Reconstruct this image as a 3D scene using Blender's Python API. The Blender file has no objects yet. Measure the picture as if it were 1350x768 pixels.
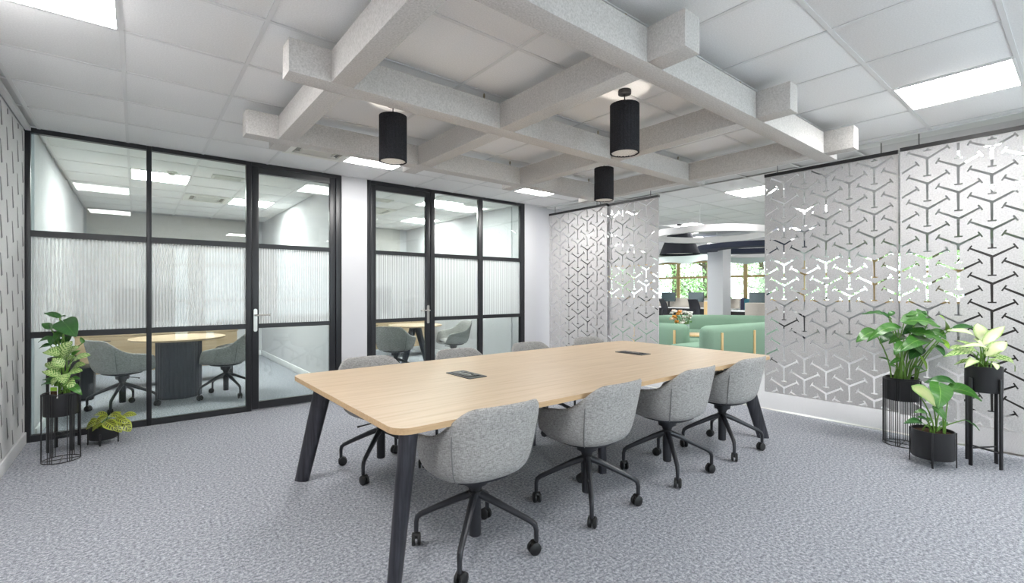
import bpy, bmesh, math, random
from mathutils import Vector, Matrix, geometry
C = bpy.context.scene.collection
SC = bpy.context.scene
R = math.radians
# ------------------------------------------------------------------ camera, sky, exposure
EYE = 1.31
DX = (766/983., 616/983.)           # world x seen as (right, forward)
DY = (-616/983., 766/983.)          # world y seen as (right, forward)
cam = bpy.data.objects.new('camera', bpy.data.cameras.new('camera'))
C.objects.link(cam)
cam.location = (0, 0, EYE)
cam.rotation_euler = (R(90), 0, math.atan2(-DX[1], DY[1]))
cam.data.sensor_width = 36; cam.data.lens = 616/1350*36
cam.data.clip_start = 0.05; cam.data.clip_end = 300
SC.camera = cam
W = bpy.data.worlds.new('sky'); SC.world = W; W.use_nodes = True
bg = W.node_tree.nodes['Background']
bg.inputs[0].default_value = (0.82, 0.93, 1.0, 1); bg.inputs[1].default_value = 3.0
SC.view_settings.view_transform = 'Standard'; SC.view_settings.look = 'None'
SC.view_settings.gamma = 1; SC.view_settings.use_curve_mapping = False
SC.view_settings.exposure = 1.10
PANEL_L = 17.0                       # radiance of the ceiling light panels
SC.cycles.max_bounces = 10; SC.cycles.diffuse_bounces = 5; SC.cycles.transparent_max_bounces = 24
SC.cycles.glossy_bounces = 4; SC.cycles.sample_clamp_indirect = 6

def px2w(px, py, f):                 # a point of the picture at forward distance f
    r = (px-675)/616*f; u = (384-py)/616*f
    return Vector((r*DX[0]+f*DX[1], r*DY[0]+f*DY[1], EYE+u))

# ------------------------------------------------------------------ materials
def nd(nt, t, **kw):
    n = nt.nodes.new(t)
    for k, v in kw.items():
        if k.startswith('i_'): n.inputs[k[2:].replace('_', ' ')].default_value = v
        else: setattr(n, k, v)
    return n
def mat(name, col, rough=.5, metal=0, spec=.5):
    m = bpy.data.materials.new(name); m.use_nodes = True
    b = m.node_tree.nodes['Principled BSDF']
    b.inputs['Base Color'].default_value = (*col, 1); b.inputs['Roughness'].default_value = rough
    b.inputs['Metallic'].default_value = metal; b.inputs['Specular IOR Level'].default_value = spec
    return m
def noisy(name, cols, scale=(60, 60, 60), rough=.9, bump=0, spec=.2, detail=2, coords='Object', dist=.002, pos=None):
    m = mat(name, cols[0], rough, 0, spec); nt = m.node_tree; b = nt.nodes['Principled BSDF']
    tc = nd(nt, 'ShaderNodeTexCoord'); mp = nd(nt, 'ShaderNodeMapping'); mp.inputs['Scale'].default_value = scale
    nt.links.new(tc.outputs[coords], mp.inputs[0])
    no = nd(nt, 'ShaderNodeTexNoise', i_Scale=1.0, i_Detail=detail, i_Roughness=.88 if detail > 8 else .65); nt.links.new(mp.outputs[0], no.inputs['Vector'])
    cr = nd(nt, 'ShaderNodeValToRGB'); nt.links.new(no.outputs[0], cr.inputs[0])
    e = cr.color_ramp.elements
    p = pos or [.3+.4*i/(len(cols)-1) for i in range(len(cols))]
    while len(e) < len(cols): e.new(.5)
    for i, c in enumerate(cols): e[i].position = p[i]; e[i].color = (*c, 1)
    nt.links.new(cr.outputs[0], b.inputs['Base Color'])
    if bump:
        bp = nd(nt, 'ShaderNodeBump', i_Strength=bump, i_Distance=dist); nt.links.new(no.outputs[0], bp.inputs['Height'])
        nt.links.new(bp.outputs[0], b.inputs['Normal'])
    return m
def emis(name, col, s):
    m = bpy.data.materials.new(name); m.use_nodes = True; nt = m.node_tree; nt.nodes.clear()
    e = nd(nt, 'ShaderNodeEmission', i_Color=(*col, 1), i_Strength=s); o = nd(nt, 'ShaderNodeOutputMaterial')
    nt.links.new(e.outputs[0], o.inputs[0]); return m
def glass_mat(name, tint=(.90, .955, .935), reeded=False):
    m = bpy.data.materials.new(name); m.use_nodes = True; nt = m.node_tree; nt.nodes.clear()
    o = nd(nt, 'ShaderNodeOutputMaterial'); tr = nd(nt, 'ShaderNodeBsdfTransparent', i_Color=(*tint, 1))
    gl = nd(nt, 'ShaderNodeBsdfGlossy', i_Roughness=0.0); fr = nd(nt, 'ShaderNodeFresnel', i_IOR=1.5)
    base = tr
    if reeded:
        tc = nd(nt, 'ShaderNodeTexCoord'); wv = nd(nt, 'ShaderNodeTexWave', wave_type='BANDS', bands_direction='X', wave_profile='SIN', i_Scale=12.5)
        nt.links.new(tc.outputs['Object'], wv.inputs[0])
        mr = nd(nt, 'ShaderNodeMapRange'); mr.inputs[1].default_value = .25; mr.inputs[2].default_value = .8
        mr.inputs[3].default_value = .38; mr.inputs[4].default_value = .80
        nt.links.new(wv.outputs['Fac'], mr.inputs[0])
        di = nd(nt, 'ShaderNodeBsdfDiffuse', i_Color=(.86, .88, .88, 1)); tl = nd(nt, 'ShaderNodeBsdfTranslucent', i_Color=(.86, .88, .88, 1))
        ms = nd(nt, 'ShaderNodeMixShader'); ms.inputs[0].default_value = .5
        nt.links.new(di.outputs[0], ms.inputs[1]); nt.links.new(tl.outputs[0], ms.inputs[2])
        mm = nd(nt, 'ShaderNodeMixShader'); nt.links.new(mr.outputs[0], mm.inputs[0])
        nt.links.new(tr.outputs[0], mm.inputs[1]); nt.links.new(ms.outputs[0], mm.inputs[2]); base = mm
    mx = nd(nt, 'ShaderNodeMixShader'); nt.links.new(fr.outputs[0], mx.inputs[0])
    nt.links.new(base.outputs[0], mx.inputs[1]); nt.links.new(gl.outputs[0], mx.inputs[2])
    nt.links.new(mx.outputs[0], o.inputs[0]); return m
def leaf_mat(name, kind, green, light):
    m = mat(name, green, .32, 0, .5); nt = m.node_tree; b = nt.nodes['Principled BSDF']
    uv = nd(nt, 'ShaderNodeUVMap'); sx = nd(nt, 'ShaderNodeSeparateXYZ'); nt.links.new(uv.outputs[0], sx.inputs[0])
    def mth(op, a, v=None):
        n = nd(nt, 'ShaderNodeMath', operation=op)
        for i, q in enumerate((a, v)):
            if q is None: continue
            if isinstance(q, (int, float)): n.inputs[i].default_value = q
            else: nt.links.new(q, n.inputs[i])
        return n.outputs[0]
    au = mth('ABSOLUTE', mth('MULTIPLY', mth('SUBTRACT', sx.outputs[0], .5), 2.0))
    v = sx.outputs[1]
    no = nd(nt, 'ShaderNodeTexNoise', i_Scale=9.0, i_Detail=2.0); nt.links.new(uv.outputs[0], no.inputs[0])
    vein = mth('SINE', mth('MULTIPLY', mth('SUBTRACT', v, mth('MULTIPLY', au, .22)), 46.0))
    if kind == 'plain':     # paler midrib and faint side veins
        f = mth('ADD', mth('MULTIPLY', mth('LESS_THAN', au, .05), .8), mth('MULTIPLY', mth('GREATER_THAN', vein, .9), .22))
    elif kind == 'pale':    # pale centre, green rim
        f = mth('SUBTRACT', 1.0, mth('POWER', mth('ADD', au, mth('MULTIPLY', mth('SUBTRACT', no.outputs[0], .5), .5)), 3.0))
    elif kind == 'fleck':   # flecked pale along the side veins
        f = mth('MULTIPLY', mth('GREATER_THAN', mth('ADD', no.outputs[0], mth('MULTIPLY', vein, .13)), mth('ADD', .42, mth('MULTIPLY', au, .13))), .85)
    else:                   # prayer plant: dark blotches either side of the midrib
        f = mth('MULTIPLY', mth('GREATER_THAN', vein, -.25), mth('MULTIPLY', mth('GREATER_THAN', au, .09), mth('LESS_THAN', au, .74)))
    mx = nd(nt, 'ShaderNodeMix', data_type='RGBA'); mx.clamp_factor = True
    nt.links.new(f, mx.inputs[0]); mx.inputs[6].default_value = (*green, 1); mx.inputs[7].default_value = (*light, 1)
    nt.links.new(mx.outputs[2], b.inputs['Base Color'])
    b.inputs['Subsurface Weight'].default_value = 0
    return m
M = {}
M['ceiling'] = mat('ceiling_white', (.66, .66, .66), .9, 0, .1)
M['tile'] = noisy('mineral_tile', [(.80, .80, .80), (.90, .90, .90)], (130, 130, 130), .95, .08, .1)
M['rail'] = mat('grid_rail_white', (.74, .74, .74), .5)
M['wall'] = mat('wall_paint', (.62, .62, .64), .8, 0, .2)
M['wallgrey'] = mat('wall_paint_grey', (.62, .62, .65), .8, 0, .2)
M['skirting'] = mat('skirting_white', (.82, .82, .83), .4)
M['felt'] = noisy('acoustic_felt', [(.47, .455, .435), (.59, .57, .55), (.69, .67, .65)], (105, 105, 105), .97, .08, .05, 5)
M['screenfelt'] = noisy('screen_felt', [(.46, .45, .455), (.56, .55, .555), (.64, .63, .635)], (90, 90, 90), .97, .1, .05, 4)
M['wallfelt'] = noisy('wall_felt', [(.60, .59, .59), (.68, .67, .67)], (90, 90, 90), .97, .1, .05, 4)
M['slot'] = mat('slot_shade_grey', (.17, .17, .175), .95, 0, .05)  # shade inside the wall cuts, put in as a dark grey colour
M['carpet'] = noisy('carpet', [(.10, .11, .13), (.31, .32, .355), (.66, .67, .72)], (62, 62, 62), 1, 0, .05, 9, dist=.002, pos=[.385, .5, .615])
M['carpet2'] = noisy('office_carpet', [(.34, .345, .36), (.45, .455, .475), (.56, .565, .585)], (120, 120, 120), 1, .4, .05, 3, dist=.003)
M['oak'] = noisy('oak_veneer', [(.47, .34, .21), (.535, .40, .262), (.575, .44, .297)], (1.6, 34, 34), .42, .03, .3, 4)
M['oakedge'] = noisy('oak_edge', [(.50, .34, .19), (.60, .42, .25)], (3, 60, 60), .5, 0, .3, 3)
M['blackwood'] = noisy('black_stained_ash', [(.012, .012, .016), (.030, .030, .038), (.055, .055, .07)], (60, 60, 3), .45, .1, .4, 4)
M['black'] = mat('black_metal', (.018, .018, .02), .42, 0, .5)
M['frame'] = mat('anthracite_frame', (.017, .018, .021), .38, 0, .5)
M['dark'] = mat('dark_grey_metal', (.035, .036, .042), .35, .3, .5)
M['plastic'] = mat('black_plastic', (.012, .012, .013), .5)
M['fabric'] = noisy('grey_weave', [(.13, .127, .123), (.37, .363, .353), (.60, .59, .58)], (330, 330, 45), .98, .2, .05, 3, dist=.002, pos=[.29, .5, .71])
_nt = M['fabric'].node_tree; _n1 = next(n for n in _nt.nodes if n.type == 'TEX_NOISE'); _tc = next(n for n in _nt.nodes if n.type == 'TEX_COORD'); _cr = next(n for n in _nt.nodes if n.type == 'VALTORGB')
_mp = nd(_nt, 'ShaderNodeMapping'); _mp.inputs['Scale'].default_value = (50, 50, 330); _nt.links.new(_tc.outputs['Object'], _mp.inputs[0])
_n2 = nd(_nt, 'ShaderNodeTexNoise', i_Scale=1.0, i_Detail=3.0); _nt.links.new(_mp.outputs[0], _n2.inputs['Vector'])
_av = nd(_nt, 'ShaderNodeMath', operation='ADD'); _hf = nd(_nt, 'ShaderNodeMath', operation='MULTIPLY'); _hf.inputs[1].default_value = .5
_nt.links.new(_n1.outputs[0], _av.inputs[0]); _nt.links.new(_n2.outputs[0], _av.inputs[1]); _nt.links.new(_av.outputs[0], _hf.inputs[0]); _nt.links.new(_hf.outputs[0], _cr.inputs[0])
M['thread'] = mat('seam_thread', (.20, .20, .20), .9)
M['steel'] = mat('brushed_steel', (.62, .60, .57), .32, 1)
M['brass'] = mat('brass_rod', (.42, .36, .26), .4, .8)
M['glass'] = glass_mat('clear_glass'); M['reeded'] = glass_mat('reeded_glass', reeded=True)
M['winglass'] = glass_mat('window_glass', (.96, .99, .98))
M['lamp'] = emis('light_panel', (1, .985, .96), PANEL_L)
M['lamp_office'] = emis('office_light_panel', (1, .99, .97), PANEL_L*1.05)
M['lamp_room'] = emis('room_light_panel', (1, .99, .97), PANEL_L*1.75)
M['lampframe'] = mat('lamp_frame', (.75, .75, .75), .4)
M['shade'] = noisy('black_felt', [(.024, .024, .027), (.05, .05, .056)], (150, 150, 150), .95, .1, .05)
M['louvre'] = mat('louvre_white', (.75, .72, .68), .5)
M['bulb'] = emis('pendant_bulb', (1, .90, .78), 45)
M['glow'] = emis('pendant_diffuser', (1, .93, .84), .75)
M['cream'] = mat('cream_plastic', (.80, .79, .74), .5)
M['creamdark'] = mat('grille_grey', (.28, .28, .25), .6)
M['soil'] = noisy('soil', [(.03, .018, .012), (.07, .04, .024)], (120, 120, 120), 1, .5)
M['stem'] = mat('stem_green', (.13, .27, .04), .45)
M['screenblack'] = mat('screen_black', (.012, .014, .016), .15)
M['monblue'] = mat('screen_dark_teal', (.015, .035, .035), .2)  # one even dark teal for the monitor displays
M['sage'] = noisy('sage_upholstery', [(.24, .375, .28), (.28, .425, .32)], (160, 160, 160), .95, .1, .1)
M['beech'] = noisy('beech', [(.72, .50, .24), (.82, .60, .31)], (30, 30, 3), .5)
M['white'] = mat('white_laminate', (.8, .8, .8), .35)
M['mint'] = mat('pale_mint_felt', (.60, .68, .64), .9)
M['ringwhite'] = mat('ring_white_felt', (.72, .71, .71), .9)
M['navy'] = mat('navy_felt', (.035, .042, .07), .9)
M['locker'] = mat('charcoal_laminate', (.028, .026, .026), .5)
M['teal'] = mat('teal_cloth', (.015, .10, .13), .9)
M['navycloth'] = mat('navy_cloth', (.02, .02, .05), .9)
M['plinth'] = mat('fluted_dark_laminate', (.05, .055, .075), .5)
M['bark'] = noisy('bark', [(.06, .045, .03), (.12, .09, .065)], (20, 20, 5), .95)
M['canopy'] = noisy('tree_leaves', [(.20, .33, .12), (.44, .58, .30)], (6, 6, 6), .7)
M['grass'] = noisy('lawn', [(.12, .22, .05), (.2, .34, .09)], (3, 3, 3), .95)
M['glasspot'] = mat('vase_glass', (.45, .55, .55), .1)
M['tan'] = mat('desk_divider', (.55, .50, .44), .9)
L_MON = leaf_mat('monstera_leaf', 'plain', (.045, .165, .022), (.18, .36, .08))
L_LIME = leaf_mat('lime_leaf', 'plain', (.22, .42, .03), (.35, .55, .1))
L_PALE = leaf_mat('pale_variegated_leaf', 'pale', (.16, .33, .03), (.74, .78, .46))
L_FLECK = leaf_mat('flecked_leaf', 'fleck', (.09, .24, .03), (.55, .66, .30))
L_PRAY = leaf_mat('prayer_leaf', 'prayer', (.36, .42, .05), (.05, .06, .015))
L_DARK = leaf_mat('dark_leaf', 'plain', (.03, .12, .025), (.08, .22, .05))
L_BLUSH = leaf_mat('blushed_leaf', 'pale', (.12, .29, .045), (.36, .40, .18))

# ------------------------------------------------------------------ mesh helpers
def NB(): return bmesh.new()
def box(bm, x0, x1, y0, y1, z0, z1, bev=0):
    vs = [bm.verts.new(p) for p in ((x0,y0,z0),(x1,y0,z0),(x1,y1,z0),(x0,y1,z0),(x0,y0,z1),(x1,y0,z1),(x1,y1,z1),(x0,y1,z1))]
    fs = [bm.faces.new([vs[i] for i in q]) for q in ((3,2,1,0),(4,5,6,7),(0,1,5,4),(1,2,6,5),(2,3,7,6),(3,0,4,7))]
    if bev:
        es = list({e for f in fs for e in f.edges}); bmesh.ops.bevel(bm, geom=es, offset=bev, segments=2, affect='EDGES', profile=.5)
def tube(bm, pts, rad, n=8, cap=True):
    pts = [Vector(p) for p in pts]; rad = rad if isinstance(rad, (list, tuple)) else [rad]*len(pts)
    prev = None; ref = None
    for i, p in enumerate(pts):
        d = (pts[min(i+1, len(pts)-1)]-pts[max(i-1, 0)]).normalized()
        if ref is None:
            ref = d.cross(Vector((0, 0, 1)))
            if ref.length < .05: ref = d.cross(Vector((1, 0, 0)))
        ref = (ref-d*ref.dot(d)).normalized(); s = d.cross(ref)
        ring = [bm.verts.new(p+(ref*math.cos(2*math.pi*k/n)+s*math.sin(2*math.pi*k/n))*rad[i]) for k in range(n)]
        if prev:
            for k in range(n): bm.faces.new((prev[k], prev[(k+1) % n], ring[(k+1) % n], ring[k]))
        elif cap: bm.faces.new(ring[::-1])
        prev = ring
    if cap: bm.faces.new(prev)
def lathe(bm, prof, n=24, c=(0, 0, 0), sx=1, sy=1, cap0=True, cap1=True):
    prev = None
    for i, (r, z) in enumerate(prof):
        ring = [bm.verts.new((c[0]+sx*r*math.cos(2*math.pi*k/n), c[1]+sy*r*math.sin(2*math.pi*k/n), c[2]+z)) for k in range(n)]
        if prev:
            for k in range(n): bm.faces.new((prev[k], prev[(k+1) % n], ring[(k+1) % n], ring[k]))
        elif cap0: bm.faces.new(ring[::-1])
        prev = ring
    if cap1: bm.faces.new(prev)
def prism(bm, poly, z0, z1):
    a = [bm.verts.new((x, y, z0)) for x, y in poly]; b = [bm.verts.new((x, y, z1)) for x, y in poly]
    bm.faces.new(a[::-1]); bm.faces.new(b)
    for i in range(len(a)): j = (i+1) % len(a); bm.faces.new((a[i], a[j], b[j], b[i]))
def rrect(x0, x1, y0, y1, r, n=6):
    P = []
    for cx, cy, a in ((x1-r, y1-r, 0), (x0+r, y1-r, 90), (x0+r, y0+r, 180), (x1-r, y0+r, 270)):
        for k in range(n+1): t = R(a+90*k/n); P.append((cx+r*math.cos(t), cy+r*math.sin(t)))
    return P
def finish(bm, smooth=35):
    bmesh.ops.recalc_face_normals(bm, faces=bm.faces[:])
    if smooth:
        for f in bm.faces: f.smooth = True
        for e in bm.edges:
            if len(e.link_faces) == 2 and e.calc_face_angle(0) > R(smooth): e.smooth = False
def mk(name, bm, m, parent=None, loc=None, rotz=0, smooth=35, norm=True):
    if norm: finish(bm, smooth)
    me = bpy.data.meshes.new(name); bm.to_mesh(me); bm.free()
    for q in (m if isinstance(m, list) else [m]): me.materials.append(q)
    return ob(name, me, parent, loc, rotz)
def ob(name, me, parent=None, loc=None, rotz=0):
    o = bpy.data.objects.new(name, me); C.objects.link(o)
    if loc is not None: o.location = loc
    o.rotation_euler.z = rotz; o.parent = parent
    return o
def tag(o, label=None, cat=None, group=None, kind=None):
    for k, v in (('label', label), ('category', cat), ('group', group), ('kind', kind)):
        if v: o[k] = v
    return o
def thing(name, label, cat, loc=(0, 0, 0), rotz=0, group=None):
    o = bpy.data.objects.new(name, None); C.objects.link(o); o.empty_display_size = .1
    o.location = loc; o.rotation_euler.z = rotz
    return tag(o, label, cat, group)
def struct(name, bm, m, parent=None, label=None, smooth=35):
    o = mk(name, bm, m, parent, smooth=smooth)
    if parent is None: o['kind'] = 'structure'
    if label: o['label'] = label
    return o
def sempty(name, label=None, loc=(0, 0, 0)):
    o = bpy.data.objects.new(name, None); C.objects.link(o); o['kind'] = 'structure'; o.location = loc
    if label: o['label'] = label
    return o
def bx(name, m, parent, x0, x1, y0, y1, z0, z1, bev=0, **k):
    bm = NB(); box(bm, x0, x1, y0, y1, z0, z1, bev); return mk(name, bm, m, parent, **k)
def dup(root, loc=None, rotz=None, label=None, group=None, parent=None):
    r = root.copy(); C.objects.link(r)
    if loc is not None: r.location = loc
    if rotz is not None: r.rotation_euler.z = rotz
    if label: r['label'] = label
    if group: r['group'] = group
    if parent is not None: r.parent = parent
    for ch in list(root.children):
        if ch.parent is root: dup(ch, parent=r)
    return r
def subsurf(o, lv=1, thick=None, off=-1):
    if thick:
        s = o.modifiers.new('s', 'SOLIDIFY'); s.thickness = thick; s.offset = off; s.use_even_offset = False
    s = o.modifiers.new('u', 'SUBSURF'); s.levels = lv; s.render_levels = lv
    bpy.context.view_layer.update()
    ev = o.evaluated_get(bpy.context.evaluated_depsgraph_get())
    me = bpy.data.meshes.new_from_object(ev); o.modifiers.clear(); old = o.data; o.data = me; bpy.data.meshes.remove(old)
    for p in me.polygons: p.use_smooth = True
    return o

# ------------------------------------------------------------------ setting
H = 2.73
XL = -.755; XS = 5.5; YG = 5.8
bm = NB(); box(bm, XL-.1, 5.47, -2.7, 10.95, -.1, 0); struct('floor', bm, M['carpet'], label='blue grey flecked carpet of the meeting room')
bm = NB(); box(bm, 5.53, 19, -2.7, 15.5, -.1, 0); struct('floor', bm, M['carpet2'], label='paler grey carpet of the open office')
bm = NB(); box(bm, 5.47, 5.53, -2.7, 5.83, -.1, .003); struct('trim_1', bm, M['steel'], label='metal threshold strip between the two carpets')
ceil = sempty('ceiling', 'white suspended tile ceiling of the meeting room')
ceil2 = sempty('ceiling', 'white suspended tile ceiling of the open office')
bx('soffit', M['ceiling'], ceil, XL-.1, 5.62, -2.7, 10.95, 2.746, 2.83)
bx('soffit', M['ceiling'], ceil2, 5.62, 19, -2.7, 15.5, 2.746, 2.83)
GX, GY, PX, PY = .537, .29, .6, .6055
LIGHTS = [(-2, 0), (-2, 4), (2, 7), (6, 7), (6, 0), (2, -4), (6, -4), (2, 0)]  # rear centre and rear right are unseen, added to brighten beam fronts and chairs
LIGHTS.remove((2, 0))
ROOML = [(-1, 11), (1, 13), (5, 10), (6, 13)]
OFFL = [(10, 4), (10, 0), (10, 8), (14, 4), (14, 8), (14, 12), (18, 6), (18, 10), (18, 14), (14, 0), (22, 8), (22, 12), (22, 16), (10, 12)]
ACS = [(1, 7), (0, 13), (4, 12)]
SKIP = set(LIGHTS+ROOML+OFFL+ACS)
bm = NB(); box(bm, -.5*PX+.009, .5*PX-.009, -.5*PY+.009, .5*PY-.009, 0, .008, .0025); finish(bm)
tile_me = bpy.data.meshes.new('ceiling_tile'); bm.to_mesh(tile_me); bm.free(); tile_me.materials.append(M['tile'])
def tx(i): return GX+i*PX
def ty(j): return GY+j*PY
def tiles(par, ir, jr, skip=lambda i, j: False):
    for i in ir:
        for j in jr:
            if (i, j) in SKIP or skip(i, j): continue
            ob('ceiling_tile', tile_me, par, (tx(i)+PX/2, ty(j)+PY/2, H))
tiles(ceil, range(-2, 8), range(0, 17), lambda i, j: (j > 9 and i == 2 and False))
bx('ceiling_margin', M['tile'], ceil, tx(8)+.01, 5.44, -2.6, YG, H, H+.008)
bx('ceiling_margin', M['tile'], ceil, XL, tx(8), -2.6, ty(0)-.01, H, H+.008)
tiles(ceil2, range(9, 22), range(2, 24), lambda i, j: not (.36*(tx(i)+.3) < ty(j)+.3 < .72*(tx(i)+.3)+.5))
bm = NB()
def rails(par, i0, i1, j0, j1, xa, xb, ya, yb):
    for i in range(i0, i1): bx('grid_rail', M['rail'], par, tx(i)-.011, tx(i)+.011, ya, yb, H-.004, H+.004)
    for j in range(j0, j1): bx('grid_rail', M['rail'], par, xa, xb, ty(j)-.011, ty(j)+.011, H-.0045, H+.0035)
bm.free()
rails(ceil, -2, 9, 0, 10, XL, 5.44, ty(0), YG-.03)
rails(ceil, -2, 3, 10, 18, XL, 2.03, YG+.05, 10.8)
rails(ceil, 3, 8, 10, 17, 2.2, 4.88, YG+.05, 10.0)
rails(ceil2, 9, 23, 2, 25, 5.62, 14.4, 1.5, 14.8)
bx('edge_profile', M['white'], ceil, 5.44, 5.62, -2.6, YG+.02, H-.012, H+.016)
bx('edge_profile', M['white'], ceil, XL+.01, XL+.045, -2.6, YG-.04, H-.03, H)

def wall(name, x0, x1, y0, y1, m='wall', z0=0, z1=2.745, label=None):
    bm = NB(); box(bm, x0, x1, y0, y1, z0, z1); return struct(name, bm, M[m], label=label)
wall('wall_left', XL-.12, XL, -2.7, YG-.03)
wall('wall_back', 1.962, 2.28, YG-.03, YG+.05, label='white pillar between the two glazed fronts')
wall('wall_back', 4.907, 5.16, YG-.03, YG+.3, label='white pier right of the second glazed front')
wall('wall_back', 5.16, 5.9, YG+.03, YG+.3, 'wallgrey', label='grey recessed wall beside the patterned screens')
# rear wall with its two windows (behind the viewer), plus a wide unseen one for daylight
WINS = ((3, .70, 1.06, .06, 2.4), (4, 1.32, 2.3, .06, 2.4), (0, 3.0, 5.2, .6, 2.45))
xx = XL
for n, p, q, z0, z1 in WINS:
    wall('wall_front', xx, p, -2.72, -2.6); wall('wall_front', p, q, -2.72, -2.6, z0=0, z1=z0); wall('wall_front', p, q, -2.72, -2.6, z0=z1, z1=2.745); xx = q
wall('wall_front', xx, 5.62, -2.72, -2.6)
for n, p, q, z0, z1 in WINS:
    w = sempty('window_%d' % (n or 20), 'white framed window in the wall behind the viewer')
    bm = NB()
    for u in ((p, p+.05), (q-.05, q)): box(bm, u[0], u[1], -2.7, -2.63, z0, z1)
    for z in (z0, 1.05, 1.95, z1-.06): box(bm, p, q, -2.7, -2.63, z, z+.06)
    mk('window_frame', bm, M['white'], w)
    bx('pane', M['winglass'], w, p+.03, q-.03, -2.67, -2.664, z0+.03, z1-.03)
wall('wall_right', 5.5, 5.6, -2.6, -.2)
# meeting rooms behind the glass
wall('wall_left', XL-.12, -.70, YG+.05, 10.9, label='white left wall inside the first meeting room')
wall('wall_right', 2.03, 2.20, YG+.05, 10.9, label='white wall dividing the two meeting rooms')
wall('wall_back', -.7, 2.03, 10.8, 10.92, label='back wall of the first meeting room')
wall('wall_back', 2.2, 4.9, 10.0, 10.12, label='back wall of the second meeting room')
wall('wall_right', 4.89, 5.05, YG+.3, 10.0, label='right wall inside the second meeting room')
def skirt(n, x0, x1, y0, y1, label=None):
    bm = NB(); box(bm, x0, x1, y0, y1, 0, .1, .004); struct(n, bm, M['skirting'], label=label)
skirt('baseboard_left', XL, XL+.018, -2.6, YG-.04)
skirt('baseboard_right', 2.012, 2.03, YG+.06, 10.78, 'white skirting inside the first meeting room')
skirt('baseboard_back', -.68, 2.012, 10.78, 10.8)
skirt('baseboard_right', 4.872, 4.89, YG+.31, 9.98, 'white skirting inside the second meeting room')
skirt('baseboard_left', -.70, -.682, YG+.06, 10.78, 'white skirting on the left wall inside the first meeting room')

# glazed fronts -----------------------------------------------------
Y0, Y1 = YG-.028, YG+.03
ZT, ZB = 1.815, .93                 # transom centre heights
def glaze(par, xs, panes, tr=.026, zlo=.055, zhi=2.69):
    for a, b in panes:
        for m, z0, z1 in (('glass', zlo, ZB-tr), ('reeded', ZB+tr, ZT-tr), ('glass', ZT+tr, zhi)):
            o = bx('reeded_pane' if m == 'reeded' else 'clear_pane', M[m], par, a-.006, b+.006, YG-.003, YG+.003, z0-.006, z1+.006)
            if m == 'reeded': o['label'] = 'vertically reeded translucent pane'
def front(n, label, jambs, panes, x0, x1, split):
    w = sempty('window_%d' % n, label)
    for a, b in jambs: bx('mullion', M['frame'], w, a, b, Y0, Y1, 0, 2.73, .004)
    for a, b in split:
        bx('head_rail', M['frame'], w, a, b, Y0, Y1, 2.688, 2.735)
    for a, b in panes:
        bx('sill_rail', M['frame'], w, a, b, Y0, Y1, .002, .058)
        for z in (ZT, ZB): bx('transom', M['frame'], w, a, b, Y0, Y1, z-.027, z+.027)
    glaze(w, None, panes)
    return w
def door(n, label, xa, xb, handle_right):
    d = sempty('door_%d' % n, label)
    s = .068
    bx('stile', M['frame'], d, xa, xa+s, Y0+.006, Y1-.006, .012, 2.684, .004)
    bx('stile', M['frame'], d, xb-s, xb, Y0+.006, Y1-.006, .012, 2.684, .004)
    bx('top_rail', M['frame'], d, xa+s, xb-s, Y0+.006, Y1-.006, 2.615, 2.684)
    bx('bottom_rail', M['frame'], d, xa+s, xb-s, Y0+.006, Y1-.006, .012, .095)
    for z in (ZT, ZB): bx('transom', M['frame'], d, xa+s, xb-s, Y0+.006, Y1-.006, z-.024, z+.024)
    glaze(d, None, [(xa+s, xb-s)], .024, .095, 2.615)
    hx = xb-s/2 if handle_right else xa+s/2; sg = -1 if handle_right else 1
    bm = NB(); prism(bm, rrect(-.018, .018, -.125, .125, .017), 0, .008)
    bmesh.ops.rotate(bm, verts=bm.verts, matrix=Matrix.Rotation(R(90), 3, 'X')); bmesh.ops.translate(bm, verts=bm.verts, vec=(hx, Y0+.006, .995))
    hp = mk('handle_plate', bm, M['steel'], d); hp['label'] = 'brushed steel backplate'
    bm = NB(); tube(bm, [(hx, Y0, 1.05), (hx, Y0-.05, 1.05), (hx+sg*.012, Y0-.058, 1.05), (hx+sg*.14, Y0-.058, 1.052)], .0095, 10)
    lv = mk('lever', bm, M['steel'], hp); lv['label'] = 'brushed steel lever'
    return d
front(1, 'black framed glazed front of the first meeting room', [(-.757, -.715), (.077, .118), (.932, .985), (1.893, 1.962)],
      [(-.715, .077), (.118, .932)], -.757, 1.962, [(-.715, .077), (.118, .932), (.985, 1.893)])
door(1, 'black framed glass door of the first meeting room', .988, 1.89, False)
front(2, 'black framed glazed front of the second meeting room', [(2.28, 2.332), (3.19, 3.257), (4.005, 4.08), (4.82, 4.907)],
      [(3.257, 4.005), (4.08, 4.82)], 2.28, 4.907, [(2.332, 3.19), (3.257, 4.005), (4.08, 4.82)])
door(2, 'black framed glass door of the second meeting room', 2.335, 3.187, True)

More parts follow.
